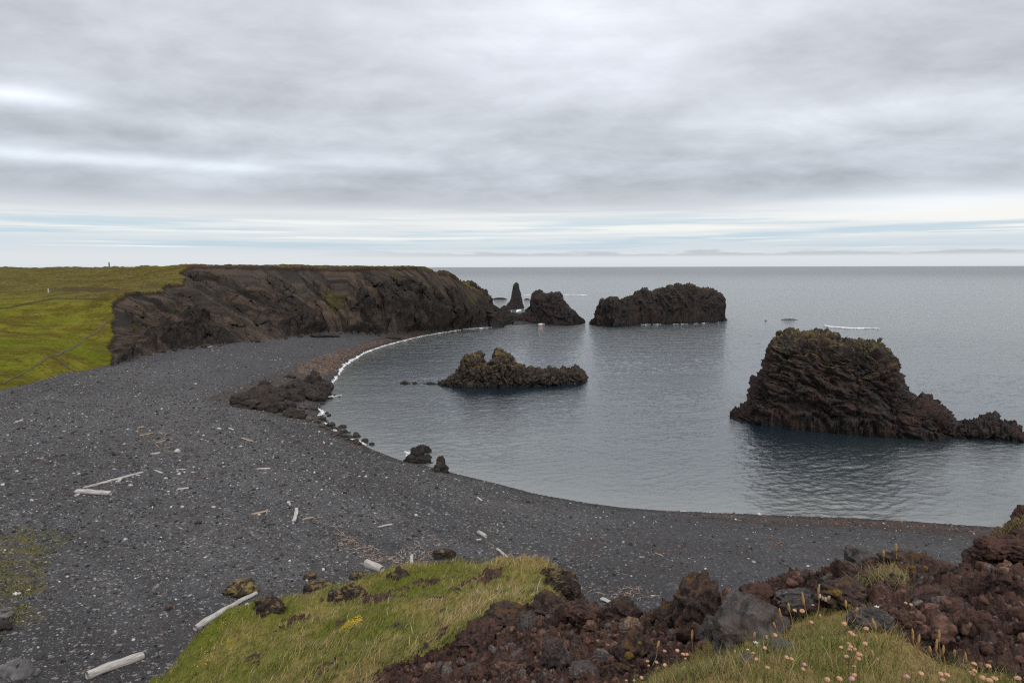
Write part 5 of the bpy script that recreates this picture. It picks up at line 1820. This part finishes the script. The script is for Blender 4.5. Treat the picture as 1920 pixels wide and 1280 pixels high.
# white campion flowers
for i, (x, y, w, Y, lab) in enumerate([(1417, 1204, 8, 3.6, 'white campion flower beside the yellow moss at the foot of the large grey boulder'),
                                       (1644, 1137, 8, 4.2, 'lone white flower in front of a red brown rock on the right'),
                                       (1402, 1217, 5, 3.3, 'tiny white flower low in the turf below the white campion')]):
    p = at_y(x, y, Y)
    root = bpy.data.objects.new('campion_flower', None); COL.objects.link(root); root.location = p
    s = w / F * Y
    tag(root, lab, 'flower')
    for k in range(5):
        V, Tt = ico(2)
        an = k * 1.2566
        V = V * np.array([s * .34, s * .16, s * .05]) + np.array([s * .36, 0, s * .08])
        c, q = math.cos(an), math.sin(an)
        V = V @ np.array([[c, q, 0], [-q, c, 0], [0, 0, 1]])
        mk('petal', V, None, M['petal'], True, parent=root, tris=Tt)
    V, Tt = ico(2)
    mk('calyx', V * np.array([s * .18, s * .18, s * .3]) + np.array([0, 0, -s * .25]), None, M['calyx'], True, parent=root, tris=Tt)
    V, Fq = tube((0, 0, -.12), (0, 0, -s * .4), s * .06, s * .05)
    mk('stem', V, Fq, M['stem'], True, parent=root)
# bladder buds
for i, (x, y, Y) in enumerate([(1437, 1194, 3.6), (1420, 1209, 3.5), (1542, 1121, 4.4), (1548, 1123, 4.4), (1554, 1120, 4.4), (1537, 1117, 4.4), (1377, 1243, 3.2), (1389, 1243, 3.2), (1279, 1255, 3.8), (1297, 1253, 3.8), (1283, 1252, 3.8),
                               (1541, 1196, 3.3), (1645, 1236, 2.8), (1580, 1200, 3.2), (1490, 1254, 2.9), (1524, 1253, 2.8)]):
    p = at_y(x, y, Y)
    s = 7 / F * Y
    V, Tt = ico(2)
    V = V * np.array([s * .42, s * .42, s * .7])
    o = mk('seed_pod', V, None, M['calyx'], True, tris=Tt)
    o.location = p; o.rotation_euler = (rs.uniform(-.6, .6), rs.uniform(-.6, .6), 0)
    tag(o, 'pale papery bladder shaped seed pod among the near grasses', 'seed pod', 'papery seed pods in the near turf')
# cushion moss
for i, (x, y, w, Y, lab) in enumerate([(1402, 1210, 16, 4.4, 'yellow brown moss cushion at the foot of the large grey boulder'), (1400, 1254, 22, 2.9, 'brown moss cushion on the small sunken rock'),
                                       (1180, 1229, 18, 6.1, 'mustard moss cushion on the lichen spotted grey rock'), (1200, 1205, 9, 6.3, 'small mustard moss cushion above the larger one on the grey rock'),
                                       (1712, 1064, 11, 6.2, 'orange moss cushion on the mossy grey block, left of its two'), (1735, 1065, 10, 6.2, 'orange moss cushion on the mossy grey block, right of its two'),
                                       (1570, 1112, 18, 5.2, 'orange brown moss cushion under the grey slab'), (1708, 1149, 9, 4.2, 'tiny yellow moss cushion beside the pair of tall flowers')]):
    p = at_y(x, y, Y)
    s = w / F * Y
    V, Tt = rock_arrays(4, 60 + i, planes=0, rough=.12)
    o = mk('moss_cushion', V * np.array([s, s, s * .75]) * .5, None, M['cushion'], True, tris=Tt)
    o.location = p
    tag(o, lab, 'moss')


# ------------------------------------------------------------------ sky and light
SUN_EL, SUN_AZ = R(42), R(150)     # high, behind thick cloud to the right and a little behind
world = bpy.data.worlds.new('World')
scene.world = world
world.use_nodes = True
w = N(world, world=True)
tc = w.n('ShaderNodeTexCoord').outputs['Generated']
sep = w.n('ShaderNodeSeparateXYZ', Vector=tc)
dx, dy, dz = sep.outputs
el = w.math('MULTIPLY', w.math('ARCSINE', dz), 57.2958)
az = w.math('MULTIPLY', w.math('ARCTAN2', dx, dy), 57.2958)
sky = w.n('ShaderNodeTexSky')
sky.sky_type = 'NISHITA'
sky.sun_disc = False
sky.sun_elevation = SUN_EL
sky.sun_rotation = SUN_AZ
inv = w.math('DIVIDE', 1.0, w.math('ADD', w.math('MAXIMUM', dz, 0.0), 0.20))
cp = w.n('ShaderNodeCombineXYZ', X=w.math('MULTIPLY', dx, inv), Y=w.math('MULTIPLY', dy, inv), Z=0.0).outputs[0]
n1 = w.noise(w.mapv(cp, (1.4, 1.6, 1), (0, 0, .12), (3.1, 1.4, 0)), 1.0, 9, 0.56, 0.35)
n2 = w.noise(w.mapv(cp, (3.2, 4.2, 1), (0, 0, -.1), (7.7, 2.0, 0)), 1.0, 9, 0.62, 0.3)
lowv = w.n('ShaderNodeCombineXYZ', X=w.math('MULTIPLY', az, 0.035), Y=w.math('MULTIPLY', el, 0.9), Z=0.0).outputs[0]
n3 = w.noise(lowv, 1.0, 5, 0.55, 0.4)
n4 = w.noise(w.mapv(lowv, (4, 1.2, 1), loc=(5, 3, 0)), 1.0, 5, 0.6)


def srgb(r, g, b):
    f = lambda c: ((c / 255 + 0.055) / 1.055)**2.4
    return (f(r), f(g), f(b))


cr = w.n('ShaderNodeValToRGB')
w.nt.links.new(w.math('DIVIDE', el, 90.0), cr.inputs[0])
els = [(0.0, srgb(208, 213, 220)), (0.35, srgb(214, 219, 224)), (1.0, srgb(216, 220, 224)), (1.9, srgb(196, 209, 219)), (2.9, srgb(214, 220, 224)), (3.9, srgb(212, 215, 219)),
       (4.9, srgb(195, 200, 207)), (7.0, srgb(189, 195, 204)), (10.0, srgb(197, 202, 208)), (14.0, srgb(199, 203, 210)), (21.0, srgb(204, 208, 215)),
       (30.0, (0.92, 0.93, 0.96)), (50.0, (1.35, 1.36, 1.40)), (90.0, (1.6, 1.6, 1.64))]
rampn = cr.color_ramp
rampn.interpolation = 'B_SPLINE'
while len(rampn.elements) < len(els):
    rampn.elements.new(0.5)
for e_, (p, c) in zip(rampn.elements, els):
    e_.position = p / 90.0
    e_.color = (*c, 1)
base = cr.outputs[0]


def gauss(c_az, w_az, c_el, w_el):
    a = w.math('POWER', w.math('ABSOLUTE', w.math('DIVIDE', w.math('SUBTRACT', az, c_az), w_az)), 2.0)
    b = w.math('POWER', w.math('ABSOLUTE', w.math('DIVIDE', w.math('SUBTRACT', el, c_el), w_el)), 2.0)
    return w.math('EXPONENT', w.math('MULTIPLY', w.math('ADD', a, b), -1.0))


# soft modulation of the stratus
hi = w.ramp(el, 4.0, 7.0)
mod = w.math('ADD', w.math('MULTIPLY', w.math('SUBTRACT', n1, 0.5), 0.95), w.math('MULTIPLY', w.math('SUBTRACT', n2, 0.5), 0.55))
mul = w.math('ADD', 1.0, w.math('MULTIPLY', mod, hi))
# placed brighter and darker regions of the deck
for (g_, amt) in [((3, 13, 19, 3.0), .28), ((3, 10, 15.5, 2.0), .10), ((27, 14, 11.0, 1.3), .30), ((-12, 6, 8.3, .6), .28), ((-30, 12, 7.6, .45), .45), ((-35, 4, 11.3, .6), .45), ((10, 8, 13.5, 1.2), .14), ((-22, 9, 10.5, .7), .10), ((-33, 14, 9.4, .6), -.10),
                  ((12, 26, 6.9, 1.5), -.09), ((-20, 25, 5.6, .6), -.08), ((-18, 12, 14, 3), -.05), ((30, 10, 15, 2.5), -.06), ((32, 12, 4.4, 1.0), .40), ((-30, 14, 17, 2.5), -.04)]:
    mul = w.math('ADD', mul, w.math('MULTIPLY', gauss(*g_), w.math('MULTIPLY', amt, w.math('ADD', 0.55, n3))))
mulc = w.n('ShaderNodeCombineXYZ', X=mul, Y=mul, Z=mul).outputs[0]
cloud = w.mix(1.0, base, mulc, 'MULTIPLY')
# bright clear-ish band low down, brighter toward the right, with pale blue streaks
band = w.math('MULTIPLY', w.math('MULTIPLY', w.ramp(el, 5.2, 3.9), w.ramp(el, 1.6, 2.8)), w.ramp(n3, 0.35, 0.6))
band = w.math('MULTIPLY', band, w.math('ADD', 0.35, w.math('MULTIPLY', w.ramp(az, -20, 15), 0.6)))
cloud = w.mix(band, cloud, srgb(240, 240, 236))
blue = w.math('MULTIPLY', w.math('MULTIPLY', w.ramp(el, 1.1, 1.7), w.ramp(el, 5.0, 3.0)), w.ramp(w.noise(w.mapv(lowv, (1.3, 1.6, 1), loc=(2, 9, 0)), 1.0, 5, .6), 0.47, 0.62))
cloud = w.mix(w.math('MULTIPLY', blue, 0.75), cloud, srgb(180, 202, 217))
wisp = w.math('MULTIPLY', w.math('MULTIPLY', w.ramp(el, 0.9, 1.6), w.ramp(el, 5.0, 3.5)), w.ramp(w.noise(w.mapv(lowv, (1.2, 3.0, 1), loc=(12, 4, 0)), 1.0, 6, .62), 0.54, 0.66))
cloud = w.mix(w.math('MULTIPLY', wisp, 0.8), cloud, srgb(236, 238, 238))
# low grey puffs over the horizon
pe = w.math('ADD', 1.12, w.math('MULTIPLY', w.math('SUBTRACT', n4, 0.5), 2.0))
pf = w.math('MULTIPLY', w.ramp(w.math('SUBTRACT', pe, el), -0.12, 0.12), w.ramp(el, 0.72, 1.0))
pf = w.math('MULTIPLY', pf, w.ramp(az, -22, 2))
cloud = w.mix(w.math('MULTIPLY', pf, 0.8), cloud, srgb(182, 188, 197))
# below the horizon: same as horizon
cloud10 = w.mix(1.0, cloud, (10.0, 10.0, 10.0), 'MULTIPLY')
for nd in (cloud10.node,):
    nd.clamp_result = False
final = w.mix(0.93, sky.outputs[0], cloud10)
bg = w.n('ShaderNodeBackground', Color=final, Strength=0.1)
wo = w.n('ShaderNodeOutputWorld')
w.nt.links.new(bg.outputs[0], wo.inputs[0])

sd = bpy.data.lights.new('sun', 'SUN')
sd.energy = 1.2
sd.angle = R(20)
sd.color = (1.0, 0.97, 0.93)
so = bpy.data.objects.new('sun', sd)
COL.objects.link(so)
# Sky texture sun direction: rotation measured from +Y toward +X
v = Vector((math.sin(SUN_AZ) * math.cos(SUN_EL), math.cos(SUN_AZ) * math.cos(SUN_EL), math.sin(SUN_EL)))
so.rotation_euler = v.to_track_quat('Z', 'Y').to_euler()

scene.view_settings.view_transform = 'Standard'
scene.view_settings.look = 'None'
scene.view_settings.exposure = 0.15
scene.view_settings.gamma = 1.0
scene.render.engine = 'CYCLES'
scene.cycles.max_bounces = 5
scene.cycles.diffuse_bounces = 2
scene.cycles.glossy_bounces = 3
scene.cycles.transmission_bounces = 2
scene.cycles.use_denoising = False
scene.cycles.filter_width = 1.2
